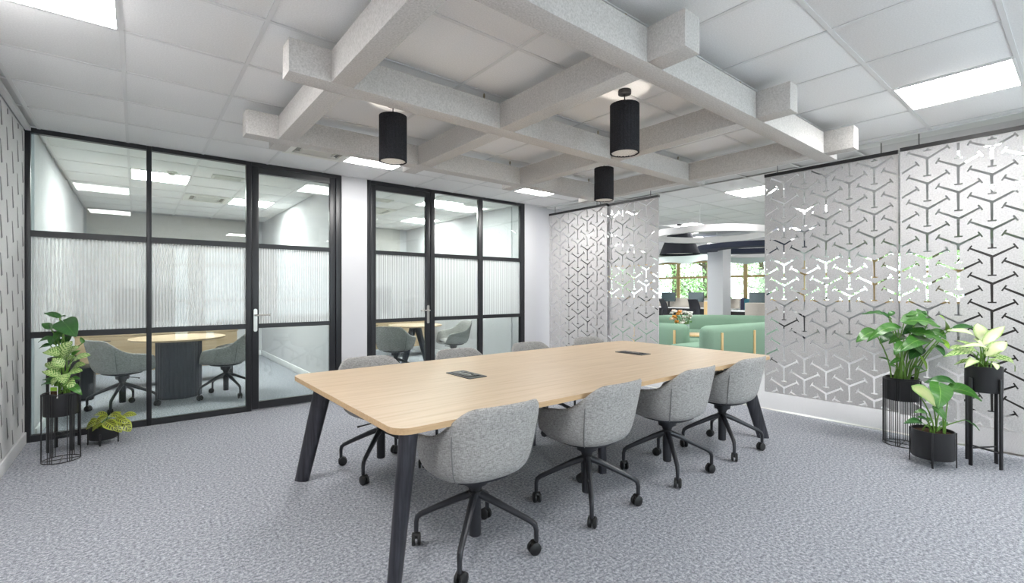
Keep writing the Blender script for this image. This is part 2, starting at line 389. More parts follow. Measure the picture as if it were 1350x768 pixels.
# patterned felt screens ---------------------------------------------
def ypoly(cy, cz, s=1):
    w = .0075; L = .158*s; bw = .026; bt = .0115
    P = []
    for k, a in enumerate((-90, 30, 150)):
        d = Vector((math.cos(R(a)), math.sin(R(a)))); n = Vector((-d.y, d.x))
        for u, v in ((.0087, -w), (L-bt, -w), (L-bt, -bw), (L, -bw), (L, bw), (L-bt, bw), (L-bt, w)):
            q = d*u+n*v; P.append(Vector((cy+q.x, cz+q.y)))
    return P
def slot(cy, cz):
    return [Vector((cy+u, cz+v)) for u, v in ((.01, -.085), (.062, -.07), (.012, .085), (-.022, .09))]
def inside(p, poly):
    c = False; n = len(poly)
    for i in range(n):
        a, b = poly[i], poly[(i+1) % n]
        if (a.y > p.y) != (b.y > p.y) and p.x < (b.x-a.x)*(p.y-a.y)/(b.y-a.y)+a.x: c = not c
    return c
def perforated(w0, w1, z0, z1, ph, zph, row, th, mrg=.012, col=.2, shape=None):
    """felt sheet in (u, z) with Y shaped cut-outs; returns a bmesh lying in the plane u = y, thickness along +x"""
    ys = []
    k0 = math.floor((w0-ph)/col)-1; k1 = math.ceil((w1-ph)/col)+1
    for k in range(k0, k1+1):
        cy = ph+k*col; zz = zph+(row/2 if k % 2 else 0)
        for j in range(-14, 15):
            cz = zz+j*row
            if z0-.17 < cz < z1+.17 and w0-.15 < cy < w1+.15: ys.append((shape or ypoly)(cy, cz))
    V = []; E_ = []
    def loop(P):
        b = len(V); V.extend(P); E_.extend((b+i, b+(i+1) % len(P)) for i in range(len(P)))
    outer = [Vector(p) for p in ((w0, z0), (w1, z0), (w1, z1), (w0, z1))]; loop(outer)
    a0, a1, b0, b1 = w0+mrg, w1-mrg, z0+mrg, z1-mrg
    loop([Vector(p) for p in ((a0, b0), (a1, b0), (a1, b1), (a0, b1))])
    for y in ys:
        # keep only figures that touch the sheet; trim by subdividing against the margin in the triangulation
        if any(a0 < p.x < a1 and b0 < p.y < b1 for p in y): loop([Vector((min(max(p.x, w0-.3), w1+.3), p.y)) for p in y])
    ov, oe, of, *_ = geometry.delaunay_2d_cdt(V, E_, [], 0, 1e-5)
    bm = NB(); F = [bm.verts.new((0, p.x, p.y)) for p in ov]; Bk = [bm.verts.new((th, p.x, p.y)) for p in ov]
    for f in of:
        c = sum((ov[i] for i in f), Vector((0, 0)))/len(f)
        if not (w0 < c.x < w1 and z0 < c.y < z1): continue
        if a0 < c.x < a1 and b0 < c.y < b1 and any(abs(c.x-q[0].x) < .25 and abs(c.y-q[0].y) < .35 and inside(c, q) for q in ys): continue
        try: bm.faces.new([F[i] for i in f]); bm.faces.new([Bk[i] for i in f][::-1])
        except ValueError: pass
    nf = len(F)
    idx = {v: i for i, v in enumerate(F)}
    for e in [e for e in bm.edges if len(e.link_faces) == 1]:
        a, b = e.verts
        if a in idx and b in idx: bm.faces.new((a, b, Bk[idx[b]], Bk[idx[a]]))
    bmesh.ops.delete(bm, geom=[v for v in bm.verts if not v.link_faces], context='VERTS')
    return bm
def screen(label, x, y0, y1, ph, zph, row=.2225):
    s = thing('hanging_screen', label, 'screen', (x, 0, 0), 0, 'sliding patterned felt screens')
    mk('felt_panel', perforated(y0, y1, .19, 2.585, ph, zph, row, .012), M['screenfelt'], s, smooth=0)
    bx('track_rail', M['black'], s, -.012, .03, y0, y1, 2.585, 2.618)
    for y in (y0+.13, y1-.13):
        bm = NB(); tube(bm, [(.009, y, 2.616), (.009, y, H-.01)], .004, 8); mk('hanger_rod', bm, M['dark'], s)
    return s
screen('grey felt hanging screen farthest left, beside the recessed grey wall', 5.445, 4.525, 5.76, 4.711, 2.508-.0)
screen('grey felt hanging screen at the left side of the office opening', 5.5, 3.68, 4.9, 3.879, 2.276)
screen('grey felt hanging screen right of the office opening, behind the table end', 5.5, 1.13, 2.31, 1.312, 2.488)
screen('grey felt hanging screen at far right behind the planters', 5.445, -.09, 1.105, .117, 1.595)
# felt lining on the left wall
lw = mk('felt_panel', perforated(3.2, YG-.035, .103, 2.69, 5.66, 1.5, .27, .0015, col=.2, shape=slot), M['wallfelt'], None, smooth=0)
lw.location = (XL+.004, 0, 0); lw['kind'] = 'structure'; lw['label'] = 'pale felt wall lining with slanted cut marks, their shade put in as grey'
lw.name = 'wall_left_lining'
lb = bx('slot_shade_backing', M['slot'], lw, -.003, -.0003, 3.21, YG-.04, .11, 2.68)  # dark sheet stands for the shade in the cuts

# ------------------------------------------------------------------ lights
def ceiling_light(i, j, label, group='square ceiling light panels', lamp='lamp'):
    t = thing('ceiling_light', label, 'ceiling light', (tx(i)+PX/2, ty(j)+PY/2, H-.008), 0, group)
    a, b = PX/2-.006, PY/2-.006; bm = NB(); w = .014
    box(bm, -a, a, -b, -b+w, 0, .014); box(bm, -a, a, b-w, b, 0, .014); box(bm, -a, -a+w, -b+w, b-w, 0, .014); box(bm, a-w, a, -b+w, b-w, 0, .014)
    mk('frame', bm, M['lampframe'], t)
    bx('diffuser', M[lamp], t, -a+w, a-w, -b+w, b-w, .004, .012)
    return t
LL = {(-2, 4): 'square light panel at top left corner of the ceiling', (2, 7): 'square light panel between beam grid and pillar',
      (6, 7): 'square light panel near the grey recessed wall', (6, 0): 'square light panel at upper right above the screens',
      (-2, 0): 'square light panel behind the viewer, left', (-2, -4): 'square light panel at the rear left', (2, -4): 'unseen light panel added at the rear centre for front light', (6, -4): 'unseen light panel added at the rear right for front light'}
for q in LIGHTS: ceiling_light(*q, LL[q])
RL = ['square light panel inside the first meeting room, left one', 'square light panel inside the first meeting room, deeper right one',
      'square light panel inside the second meeting room, nearer one', 'square light panel inside the second meeting room, deeper one']
for q, l in zip(ROOML, RL): ceiling_light(*q, l, 'light panels in the meeting rooms', 'lamp_room')
ORD = ['first', 'second', 'third', 'fourth', 'fifth']
for k, q in enumerate(OFFL): ceiling_light(*q, 'square light panel just above the office opening' if k == 0 else 'square office light panel in the %s row from the screens, %s of its row' % ({10: 'nearest', 14: 'second nearest', 18: 'third', 22: 'farthest'}[q[0]], ORD[[p for p in OFFL if p[0] == q[0]].index(q)]), 'light panels in the open office', 'lamp_office')

def cassette(i, j, label):
    t = thing('air_conditioner', label, 'air conditioner', (tx(i)+PX/2, ty(j)+PY/2, H), 0, 'ceiling air conditioners')
    bm = NB(); a = .29; w = .07
    for q in ((-a, a, -a, -a+w), (-a, a, a-w, a), (-a, -a+w, -a+w, a-w), (a-w, a, -a+w, a-w), (-.16, .16, -.16, -.15), (-.16, .16, .15, .16), (-.16, -.15, -.15, .15), (.15, .16, -.15, .15)):
        box(bm, *q, -.022, .006, .003)
    mk('fascia', bm, M['cream'], t)
    bx('inner_plate', M['creamdark'], t, -a+.01, a-.01, -a+.01, a-.01, .0, .007)
    for k in range(9): bx('slat', M['cream'], t, -.14, .14, -.135+k*.032, -.123+k*.032, -.018, -.004)
    for s in (-1, 1): bx('louvre_blade', M['cream'], t, -.2, .2, s*.19-.014, s*.19+.014, -.012, -.006)
    return t
cassette(*ACS[0], 'cream ceiling air conditioner beside the first door, half behind the beams')
cassette(*ACS[1], 'cream ceiling air conditioner inside the first meeting room')
cassette(*ACS[2], 'cream ceiling air conditioner inside the second meeting room')
def vent(x, y, label):
    t = thing('ceiling_vent', label, 'vent', (x, y, H), 0, 'ceiling vents'); bm = NB()
    for q in ((-.17, .17, -.1, -.075), (-.17, .17, .075, .1), (-.17, -.145, -.075, .075), (.145, .17, -.075, .075)): box(bm, *q, -.018, -.001)
    mk('vent_frame', bm, M['cream'], t)
    bx('vent_backing', M['creamdark'], t, -.15, .15, -.08, .08, -.004, -.001)
    for k in range(5): bx('slat', M['cream'], t, -.145, .145, -.06+k*.028, -.05+k*.028, -.014, -.005)
vent(.89, 6.75, 'small ceiling vent inside the first meeting room'); vent(2.95, 6.9, 'small ceiling vent inside the second meeting room')
def detector(x, y, label):
    t = thing('smoke_detector', label, 'smoke detector', (x, y, H), 0, 'smoke detectors')
    bm = NB(); lathe(bm, [(.055, 0), (.055, -.014), (.048, -.02)], 20); mk('base', bm, M['cream'], t)
    bm = NB(); lathe(bm, [(.034, -.02), (.034, -.036), (.022, -.044)], 16); mk('sensor_cap', bm, M['cream'], t)
detector(.33, 6.86, 'round smoke detector inside the first meeting room'); detector(3.62, 6.55, 'round smoke detector inside the second meeting room')

# suspended beam grid ---------------------------------------------------
bt = thing('beam_grid', 'grey felt lattice of hollow beams hung under the ceiling', 'ceiling baffle', (2.74, 2.73, 2.48))
ox, oy = 2.74, 2.73
XB = [(.85, .974), (2.034, 2.166), (3.266, 3.385), (4.535, 4.655)]; YB = [(1.428, 1.56), (2.67, 2.805), (3.918, 4.05)]
DZ = .18
for i, (a, b) in enumerate(YB): bx('beam', M['felt'], bt, .63-ox, 4.86-ox, a-oy, b-oy, 0, DZ, .002)
for (a, b) in XB:
    ys = [1.215]+[q for y in YB for q in y]+[4.245]
    for k in range(0, 8, 2): bx('cross_beam', M['felt'], bt, a-ox, b-ox, ys[k]+.0008-oy, ys[k+1]-.0008-oy, .0, DZ-.0005, .002)
for i, (a, b) in enumerate(XB):
    for (c, d) in YB:
        for (x, y) in ((a-.09, (c+d)/2), ((a+b)/2, d+.12))[0 if i else 1:]:
            bm = NB(); tube(bm, [(x-ox, y-oy, DZ), (x-ox, y-oy, H-2.48)], .0035, 8); tube(bm, [(x-ox, y-oy, DZ+.04), (x-ox, y-oy, DZ+.062)], .008, 8)
            mk('hanger_bolt', bm, M['brass'], bt)
# pendants ---------------------------------------------------------------
def pendant(x, y, label, zb=2.285, zt=2.625, r=.102):
    t = thing('pendant_lamp', label, 'pendant lamp', (x, y, H), 0, 'black ribbed pendant lamps')
    bm = NB(); lathe(bm, [(.045, 0), (.045, -.028), (.03, -.034)], 20); mk('canopy', bm, M['black'], t)
    bm = NB(); tube(bm, [(0, 0, -.03), (0, 0, zt-H-.02)], .004, 8); mk('cord', bm, M['black'], t)
    bm = NB(); n = 96
    rings = []
    for z, q in ((zb, r), (zt, r), (zt, r-.01), (zb, r-.01)):
        rings.append([bm.verts.new(((q-(.0022 if k % 4 == 0 and q == r else 0))*math.cos(2*math.pi*k/n), (q-(.0022 if k % 4 == 0 and q == r else 0))*math.sin(2*math.pi*k/n), z-H)) for k in range(n)])
    for a in range(4):
        for k in range(n): bm.faces.new((rings[a][k], rings[a][(k+1) % n], rings[(a+1) % 4][(k+1) % n], rings[(a+1) % 4][k]))
    mk('shade', bm, M['shade'], t, smooth=20)
    bm = NB(); g = .0175; q = r-.011
    for k in range(-5, 6):
        w = math.sqrt(max(q*q-(k*g)**2, 0)); 
        if w < .01: continue
        box(bm, k*g-.0012, k*g+.0012, -w, w, zb-H+.004, zb-H+.018); box(bm, -w, w, k*g-.0012, k*g+.0012, zb-H+.004, zb-H+.018)
    mk('louvre', bm, M['louvre'], t)['label'] = 'white square-celled louvre at the lower end'
    bm = NB(); lathe(bm, [(q, zb-H+.03), (q, zb-H+.034)], 32); mk('diffuser', bm, M['glow'], t)
    for z in (-.22, -.28):
        pass
    bm = NB(); tube(bm, [(0, 0, zt-H-.02), (0, 0, zt-H-.08)], .02, 12); mk('lamp_holder', bm, M['black'], t)
    bm = NB(); bmesh.ops.create_uvsphere(bm, u_segments=16, v_segments=8, radius=.03); bmesh.ops.translate(bm, verts=bm.verts, vec=(0, 0, zt-H-.11)); mk('bulb', bm, M['bulb'], t)
    bm = NB(); tube(bm, [(-q, 0, zt-H-.02), (q, 0, zt-H-.02)], .003, 6); mk('cross_bar', bm, M['black'], t)
pendant(1.505, 3.30, 'black ribbed pendant lamp at left, in front of the second door')
pendant(2.69, 2.075, 'black ribbed pendant lamp nearest, with its ceiling rose in view')
pendant(3.90, 3.28, 'black ribbed pendant lamp farthest, partly hidden by a beam')

# ------------------------------------------------------------------ table
t = thing('conference_table', 'long oak-topped conference table on black tapered legs in the room centre', 'table', (2.62, 2.61, 0))
TX0, TX1, TY0, TY1 = .83-2.62, 4.42-2.62, 1.785-2.61, 3.435-2.61
def slab(bm, x0, x1, y0, y1, z0, z1, corners, r=.085):
    P = []
    for cx, cy, a, on in ((x1, y1, 0, corners[0]), (x0, y1, 90, corners[1]), (x0, y0, 180, corners[2]), (x1, y0, 270, corners[3])):
        if on:
            ccx = cx-r if cx == x1 else cx+r; ccy = cy-r if cy == y1 else cy+r
            for k in range(9): q = R(a+90*k/8); P.append((ccx+r*math.cos(q), ccy+r*math.sin(q)))
        else: P.append((cx, cy))
    a = [bm.verts.new((x, y, z0)) for x, y in P]; b = [bm.verts.new((x, y, z1)) for x, y in P]
    bm.faces.new(a[::-1]); bm.faces.new(b)
    for i in range(len(P)):
        j = (i+1) % len(P); f = bm.faces.new((a[i], a[j], b[j], b[i])); f.material_index = 1
for x0, x1, c in ((TX0, -.0006, (0, 1, 1, 0)), (.0006, TX1, (1, 0, 0, 1))):
    bm = NB(); slab(bm, x0, x1, TY0, TY1, .712, .74, c); mk('tabletop', bm, [M['oak'], M['oakedge']], t)
bm = NB(); box(bm, -1.5, 1.5, -.55, -.47, .665, .711); box(bm, -1.5, 1.5, .47, .55, .665, .711)
for x in (-1.5, -.04, 1.42): box(bm, x, x+.08, -.47, .47, .665, .711)
mk('underframe', bm, M['black'], t)
def tleg(top, foot, diag=None, w0=.066, w1=.05, t0=.036, t1=.026):
    """tapered oval leg whose broad axis lies along diag"""
    bm = NB(); n = 18; prev = None; T = Vector(top); F = Vector(foot)
    d = Vector(diag).normalized() if diag else Vector((1, 0)); e = Vector((-d.y, d.x))
    for s in (0, .1, .4, .75, 1):
        p = T.lerp(F, s); u = w0+(w1-w0)*s; v = t0+(t1-t0)*s; ring = []
        for k in range(n):
            q = 2*math.pi*k/n; cc = math.copysign(abs(math.cos(q))**.85, math.cos(q))*u; ss = math.copysign(abs(math.sin(q))**.85, math.sin(q))*v
            ring.append(bm.verts.new((p.x+d.x*cc+e.x*ss, p.y+d.y*cc+e.y*ss, p.z)))
        if prev:
            for k in range(n): bm.faces.new((prev[k], prev[(k+1) % n], ring[(k+1) % n], ring[k]))
        else: bm.faces.new(ring)
        prev = ring
    bm.faces.new(prev[::-1]); return mk('leg', bm, M['blackwood'], t, smooth=50)
tleg((-1.60, .71, .712), (-1.725, .83, 0), (-1, 1)); tleg((-1.705, -.765, .712), (-1.765, -.735, 0), (-1, -1))
tleg((1.60, -.62, .712), (1.765, -.755, 0), (1, -1)); tleg((1.60, .71, .712), (1.725, .83, 0), (1, 1))
tleg((0, -.38, .712), (.01, -.385, 0), None, .036, .03, .03, .026); tleg((0, .38, .712), (.01, .385, 0), None, .036, .03, .03, .026)
def power_box(x, y, label):
    p = thing('power_module', label, 'power socket', (x, y, .74), 0, 'flush power modules in the tabletop')
    bm = NB(); prism(bm, rrect(-.075, .075, -.15, .15, .014), .0003, .004); mk('rim', bm, M['plastic'], p)
    bx('flap', M['plastic'], p, -.05, -.006, -.11, .11, .004, .009, .002)
    bx('flap', M['screenblack'], p, .002, .05, -.11, .11, .004, .006, .001)
    bx('flap_edge', M['steel'], p, -.008, -.004, -.07, .07, .0065, .0105)
    for y_ in (-.07, 0, .07): bx('socket', M['plastic'], p, .012, .04, y_-.02, y_+.02, .006, .0085, .002)
power_box(1.76, 2.69, 'black flush power module in the nearer half of the tabletop'); power_box(3.58, 2.67, 'black flush power module in the farther half of the tabletop')

# ------------------------------------------------------------------ swivel tub chairs
def sm(a, b, x):
    q = min(max((x-a)/(b-a), 0), 1); return q*q*(3-2*q)
def rimh(phi):              # phi: 0 = back, pi = front
    p = abs((phi+math.pi) % (2*math.pi)-math.pi)
    h = .795-.008*p*p
    h += (.648-.787)*sm(.48, 1.50, p)
    h += -.02*sm(1.3, 2.2, p)
    h += (.472-.615)*sm(2.22, 2.62, p)
    return h
PROF = [(.001, 0), (.30, 0), (.55, .0), (.70, .022), (.79, .075), (.855, .17), (.90, .33), (.94, .55), (.975, .8), (1.0, 1.0)]
def shell_pt(phi, rho, fr, zb=.410):
    n = 2.7
    c, s = math.cos(phi), math.sin(phi)
    ex = 2/n
    x = .298*math.copysign(abs(s)**ex, s); y = -math.copysign(abs(c)**ex, c)*(.285 if c > 0 else .27)
    h = rimh(phi); z = zb+(h-zb)*fr
    back = max(c, 0)
    yy = y*rho-.03*back*fr*fr
    return Vector((x*rho, yy, z))
def make_chair(label, group):
    t = thing('tub_chair', label, 'chair', (0, 0, 0), 0, group)
    bm = NB(); n = 44; grid = []
    for rho, fr in PROF: grid.append([bm.verts.new(shell_pt(2*math.pi*k/n, rho, fr)) for k in range(n)])
    for a, b in zip(grid, grid[1:]):
        for k in range(n): bm.faces.new((a[k], a[(k+1) % n], b[(k+1) % n], b[k]))
    bm.faces.new(grid[0][::-1])
    bmesh.ops.recalc_face_normals(bm, faces=bm.faces[:])
    o = mk('shell', bm, M['fabric'], t, norm=False); subsurf(o, 1, .024, -1)
    # cushion
    bm = NB(); P = []
    rings = [(.62, .437), (.74, .45), (.775, .464), (.74, .482), (.6, .492), (.3, .495), (.001, .495)]; g = []
    for rho, z in rings: g.append([bm.verts.new((shell_pt(2*math.pi*k/32, rho, 0).x, shell_pt(2*math.pi*k/32, rho, 0).y+.012, z)) for k in range(32)])
    for a, b in zip(g, g[1:]):
        for k in range(32): bm.faces.new((a[k], a[(k+1) % 32], b[(k+1) % 32], b[k]))
    bm.faces.new(g[0]); bm.faces.new(g[-1]); mk('seat_cushion', bm, M['fabric'], t, smooth=60)
    # side seams
    for s in (-1, 1):
        bm = NB(); pts = [shell_pt(s*.95, rho, fr) for rho, fr in PROF[3:9]]
        pts = [Vector((p.x*1.004, p.y*1.004, p.z)) for p in pts]; tube(bm, pts, .0028, 6); mk('seam', bm, M['thread'], t)
    # pan under the shell
    bm = NB(); g = []
    for rho, z in ((.62, .418), (.60, .40), (.46, .388), (.22, .372), (.2, .335)):
        g.append([bm.verts.new((shell_pt(2*math.pi*k/32, rho, 0).x, shell_pt(2*math.pi*k/32, rho, 0).y, z)) for k in range(32)])
    for a, b in zip(g, g[1:]):
        for k in range(32): bm.faces.new((a[k], a[(k+1) % 32], b[(k+1) % 32], b[k]))
    bm.faces.new(g[0]); bm.faces.new(g[-1]); mk('seat_pan', bm, M['dark'], t)
    bm = NB(); lathe(bm, [(.045, .336), (.036, .315), (.03, .30), (.034, .298), (.034, .285)], 20); mk('collar', bm, M['black'], t)
    bm = NB(); lathe(bm, [(.031, .292), (.031, .075), (.027, .07)], 18); mk('gas_column', bm, M['dark'], t)
    bm = NB(); tube(bm, [(.05, .04, .352), (.17, .06, .35), (.20, .06, .348)], [.005, .005, .008], 8); mk('tilt_lever', bm, M['black'], t)
    for k in range(4):
        a = R(45+90*k); d = Vector((math.cos(a), math.sin(a), 0))
        bm = NB(); tube(bm, [d*.012+Vector((0, 0, .283)), d*.09+Vector((0, 0, .252)), d*.22+Vector((0, 0, .192)), d*.285+Vector((0, 0, .160)), d*.306+Vector((0, 0, .143)), d*.313+Vector((0, 0, .118)), d*.313+Vector((0, 0, .062))], [.021, .019, .0155, .0145, .014, .0125, .0115], 10)
        lg = mk('leg', bm, M['dark'], t)
        ca = a+R(60+50*k); e = Vector((math.cos(ca), math.sin(ca), 0)); sd = Vector((-e.y, e.x, 0)); o0 = d*.313+e*.012
        cs = None
        bm = NB()
        for s in (-1, 1):
            c0 = o0+sd*(s*.006)+Vector((0, 0, .0312)); c1 = o0+sd*(s*.023)+Vector((0, 0, .0312))
            tube(bm, [c0, c0.lerp(c1, .3), c0.lerp(c1, .8), c1], [.027, .031, .031, .026], 16)
        tube(bm, [o0+Vector((0, 0, .05))-sd*.02, o0+Vector((0, 0, .05))+sd*.02], .016, 12)
        tube(bm, [d*.313+Vector((0, 0, .034)), d*.313+Vector((0, 0, .07))], .0085, 8)
        mk('caster', bm, M['plastic'], lg)
    return t
NEAR = 'grey tub chairs along the near side of the table'; FAR = 'grey tub chairs along the far side of the table'
ch = make_chair('grey fabric tub chair nearest the viewer, at the near left table corner', NEAR)
ch.location = (1.347, 1.975, 0); ch.rotation_euler.z = R(-2)
dup(ch, (2.175, 1.965, 0), R(2), 'grey fabric tub chair second from the near left table corner', NEAR)
dup(ch, (3.03, 1.955, 0), R(0), 'grey fabric tub chair third along the near side of the table', NEAR)
dup(ch, (3.82, 1.945, 0), R(-2), 'grey fabric tub chair on the near side at the far right table leg', NEAR)
dup(ch, (1.425, 3.335, 0), R(180), 'grey fabric tub chair on the far side nearest the first glass door, casters in view', FAR)
dup(ch, (2.25, 3.34, 0), R(180), 'grey fabric tub chair on the far side in front of the second glass door', FAR)
dup(ch, (3.10, 3.34, 0), R(180), 'grey fabric tub chair on the far side, rim showing below the white pier', FAR)
dup(ch, (3.97, 3.34, 0), R(180), 'grey fabric tub chair on the far side in front of the leftmost screen', FAR)
MR = 'tub chairs in the meeting rooms'
dup(ch, (-.12, 6.80, 0), R(-62), 'pale grey tub chair behind the first glazed front, left of the round table', MR)
dup(ch, (.88, 6.84, 0), R(66), 'pale grey tub chair behind the first glazed front, right of the round table', MR)
dup(ch, (3.10, 6.70, 0), R(-48), 'pale grey tub chair seen through the second glass door', MR)
dup(ch, (4.30, 6.98, 0), R(84), 'pale grey tub chair right of the door handle in the second room', MR)

# ------------------------------------------------------------------ meeting room furniture
t = thing('round_table', 'round oak table on a dark fluted drum in the first meeting room', 'table', (.42, 7.2, 0), 0, 'round meeting tables')
bm = NB(); lathe(bm, [(.485, .715), (.5, .72), (.5, .738), (.495, .74)], 48); mk('tabletop', bm, M['oak'], t)
bm = NB(); n = 72; a = [bm.verts.new(((.235+(.006 if k % 2 else 0))*math.cos(2*math.pi*k/n), (.235+(.006 if k % 2 else 0))*math.sin(2*math.pi*k/n), .005)) for k in range(n)]
b = [bm.verts.new((v.co.x, v.co.y, .714)) for v in a]; bm.faces.new(a[::-1]); bm.faces.new(b)
for k in range(n): bm.faces.new((a[k], a[(k+1) % n], b[(k+1) % n], b[k]))
mk('drum_base', bm, M['plinth'], t, smooth=0)
t = thing('round_table', 'round oak table on dark slanted legs in the second meeting room', 'table', (3.74, 7.3, 0), 0, 'round meeting tables')
bm = NB(); lathe(bm, [(.435, .715), (.45, .72), (.45, .738), (.445, .74)], 48); mk('tabletop', bm, M['oak'], t)
for k in range(4):
    a_ = R(20+90*k); d = Vector((math.cos(a_), math.sin(a_), 0)); bm = NB()
    tube(bm, [d*.05+Vector((0, 0, .713)), d*.3], [.06, .035], 10); mk('leg', bm, M['plinth'], t)
def sideboard(x0, x1, y0, y1, z0, label):
    t = thing('sideboard', label, 'sideboard', ((x0+x1)/2, (y0+y1)/2, 0), 0, 'oak sideboards'); a = (x1-x0)/2; b = (y1-y0)/2
    bx('carcass', M['oak'], t, -a+.01, a-.01, -b+.02, b-.01, z0, .715); bx('top', M['oak'], t, -a, a, -b, b, .716, .742, .003)
    n = max(2, round((x1-x0)/.6)); w = (2*a-.02)/n
    for k in range(n):
        d = bx('door', M['oak'], t, -a+.01+k*w+.003, -a+.01+(k+1)*w-.003, -b+.003, -b+.0195, z0+.004, .711)
        bm = NB(); tube(bm, [(-a+.01+(k+.5)*w-.05, -b-.012, .66), (-a+.01+(k+.5)*w+.05, -b-.012, .66)], .005, 6)
        for s in (-.045, .045): tube(bm, [(-a+.01+(k+.5)*w+s, -b-.012, .66), (-a+.01+(k+.5)*w+s, -b+.004, .66)], .004, 6)
        mk('handle', bm, M['black'], d)
    for x in (-a+.06, a-.1):
        for y in (-b+.05, b-.09): bx('leg', M['black'], t, x, x+.04, y, y+.04, 0, z0)
sideboard(-.62, 1.2, 8.1, 8.5, .23, 'oak sideboard behind the round table in the first meeting room')
sideboard(3.3, 4.83, 8.6, 9.0, .2, 'oak sideboard behind the round table in the second meeting room')
t = thing('desktop_computer', 'black computer tower on the carpet behind the tall left planters', 'computer', (-.5, 7.75, 0))
bx('tower_case', M['plastic'], t, -.1, .1, -.2, .2, .012, .4, .006); bx('front_panel', M['dark'], t, -.095, .095, -.206, -.2, .03, .39)
for x in (-.08, .05):
    for y in (-.17, .14): bx('foot', M['plastic'], t, x, x+.03, y, y+.03, 0, .012)
def tv(x0, x1, z0, z1, y, label):
    t = thing('wall_screen', label, 'television', ((x0+x1)/2, y, (z0+z1)/2), 0, 'wall mounted screens'); a = (x1-x0)/2; b = (z1-z0)/2
    bx('bezel', M['plastic'], t, -a, a, -.035, -.0, -b, b, .003); bx('display', M['screenblack'], t, -a+.012, a-.012, -.038, -.034, -b+.012, b-.012)
    bx('wall_bracket', M['black'], t, -.15, .15, -.0, .018, -.12, .12)
tv(-.3, .75, .78, 1.36, 10.78, 'dark wall screen blurred behind the reeded glass of the first front')
tv(3.3, 4.5, .85, 1.42, 9.98, 'dark wall screen blurred behind the reeded glass of the second front')
for x0, x1, y, l in ((-.66, 1.95, 10.798, 'first'), (2.25, 4.72, 9.998, 'second')):
    o = bx('acoustic_panel', M['felt'], None, x0, x1, y-.025, y, 1.75, 2.72, .003)
    tag(o, 'grey felt wall panel high on the back wall of the %s meeting room' % l, 'wall panel', 'felt wall panels')

# ------------------------------------------------------------------ plants
def leaf(bm, B, T, w, shape='heart', bend=.12, up=None, nt=11, fold=.10, slit=False):
    """leaf blade from base B to tip T, half width w/2, arched upward by bend"""
    B = Vector(B); T = Vector(T); L = (T-B).length
    if L < 1e-4: return
    d = (T-B)/L; up = Vector(up) if up else Vector((-.35, -.38, .75))
    s = d.cross(up)
    if s.length < .1: s = d.cross(Vector((DX[1], DY[1], 0)))
    s.normalize(); nrm = s.cross(d).normalized()
    uvl = bm.loops.layers.uv.verify(); rows = []
    back = .13 if shape == 'heart' else 0
    for i in range(nt+1):
        q = i/nt
        if shape == 'heart': ww = max(math.sin(math.pi*(q**.62))**.75, 0)
        elif shape == 'oval': ww = math.sin(math.pi*q)**.6
        else: ww = math.sin(math.pi*q**.8)**.9
        if i in (0, nt): ww = max(ww, .02)
        row = []
        for k in range(-3, 4):
            u = k/3; wk = ww
            if slit and abs(k) == 3 and i % 3 == 1 and 2 < i < nt-1: wk = ww*.52
            if slit and abs(k) == 2 and i % 3 == 1 and 2 < i < nt-1: wk = ww*.75
            along = q*L-(abs(u)**1.6*back*L*(1-q)**2 if shape == 'heart' else 0)
            p = B+d*along+s*(u*wk*w/2)+nrm*(bend*L*math.sin(math.pi*q)+fold*w*abs(u)*ww-.10*L*q*q*abs(u)*.5)
            row.append((bm.verts.new(p), ((u+1)/2, q)))
        rows.append(row)
    for a, b in zip(rows, rows[1:]):
        for k in range(6):
            qd = (a[k], a[k+1], b[k+1], b[k]); f = bm.faces.new([v for v, _ in qd]); f.smooth = True
            for lp, (_, uv) in zip(f.loops, qd): lp[uvl].uv = uv
def stem(bm, a, b, r=.004, sag=.15):
    a = Vector(a); b = Vector(b); L = (b-a).length; pts = []
    for k in range(6):
        q = k/5; p = a.lerp(b, q); xy = a.lerp(b, q**1.5); pts.append((xy.x, xy.y, a.z+(b.z-a.z)*(q**.85)))
    tube(bm, pts, [r*(1.15-.4*k/5) for k in range(6)], 6)
def grow(t, f, top, leaves, mats, r=.004, spread=.05, seed=1):
    """leaves: (bx,by, tx,ty, w, shape, material, dbase, dtip, bend[, slit])"""
    rnd = random.Random(seed); o = Vector(t.location)
    for q in leaves:
        bxp, byp, txp, typ, w, shp, m, db, dt = q[:9]; bend = q[9] if len(q) > 9 else .1; sl = len(q) > 10
        B = px2w(bxp, byp, f+db)-o; T = px2w(txp, typ, f+dt)-o
        a = rnd.uniform(0, 6.28); rr = spread*rnd.uniform(.15, 1)
        S = Vector((rr*math.cos(a)+(B.x)*.15, rr*math.sin(a)+(B.y)*.15, top))
        if (B-S).length > .03:
            bm = NB(); stem(bm, S, B, r); mk('stem', bm, M['stem'], t)
        bm = NB(); leaf(bm, B, T, w, shp, bend, slit=sl); mk('leaf', bm, mats[m], t, norm=False)
def pot(t, r, z0, z1, m='black', soil=True):
    bm = NB(); lathe(bm, [(r-.004, z0), (r, z0+.006), (r, z1), (r-.007, z1), (r-.007, z0+.02)], 40); mk('pot', bm, M[m], t)
    bm = NB(); lathe(bm, [(r-.008, z1-.03), (r-.008, z1-.022), (.02, z1-.014)], 24); mk('soil', bm, M['soil'], t)
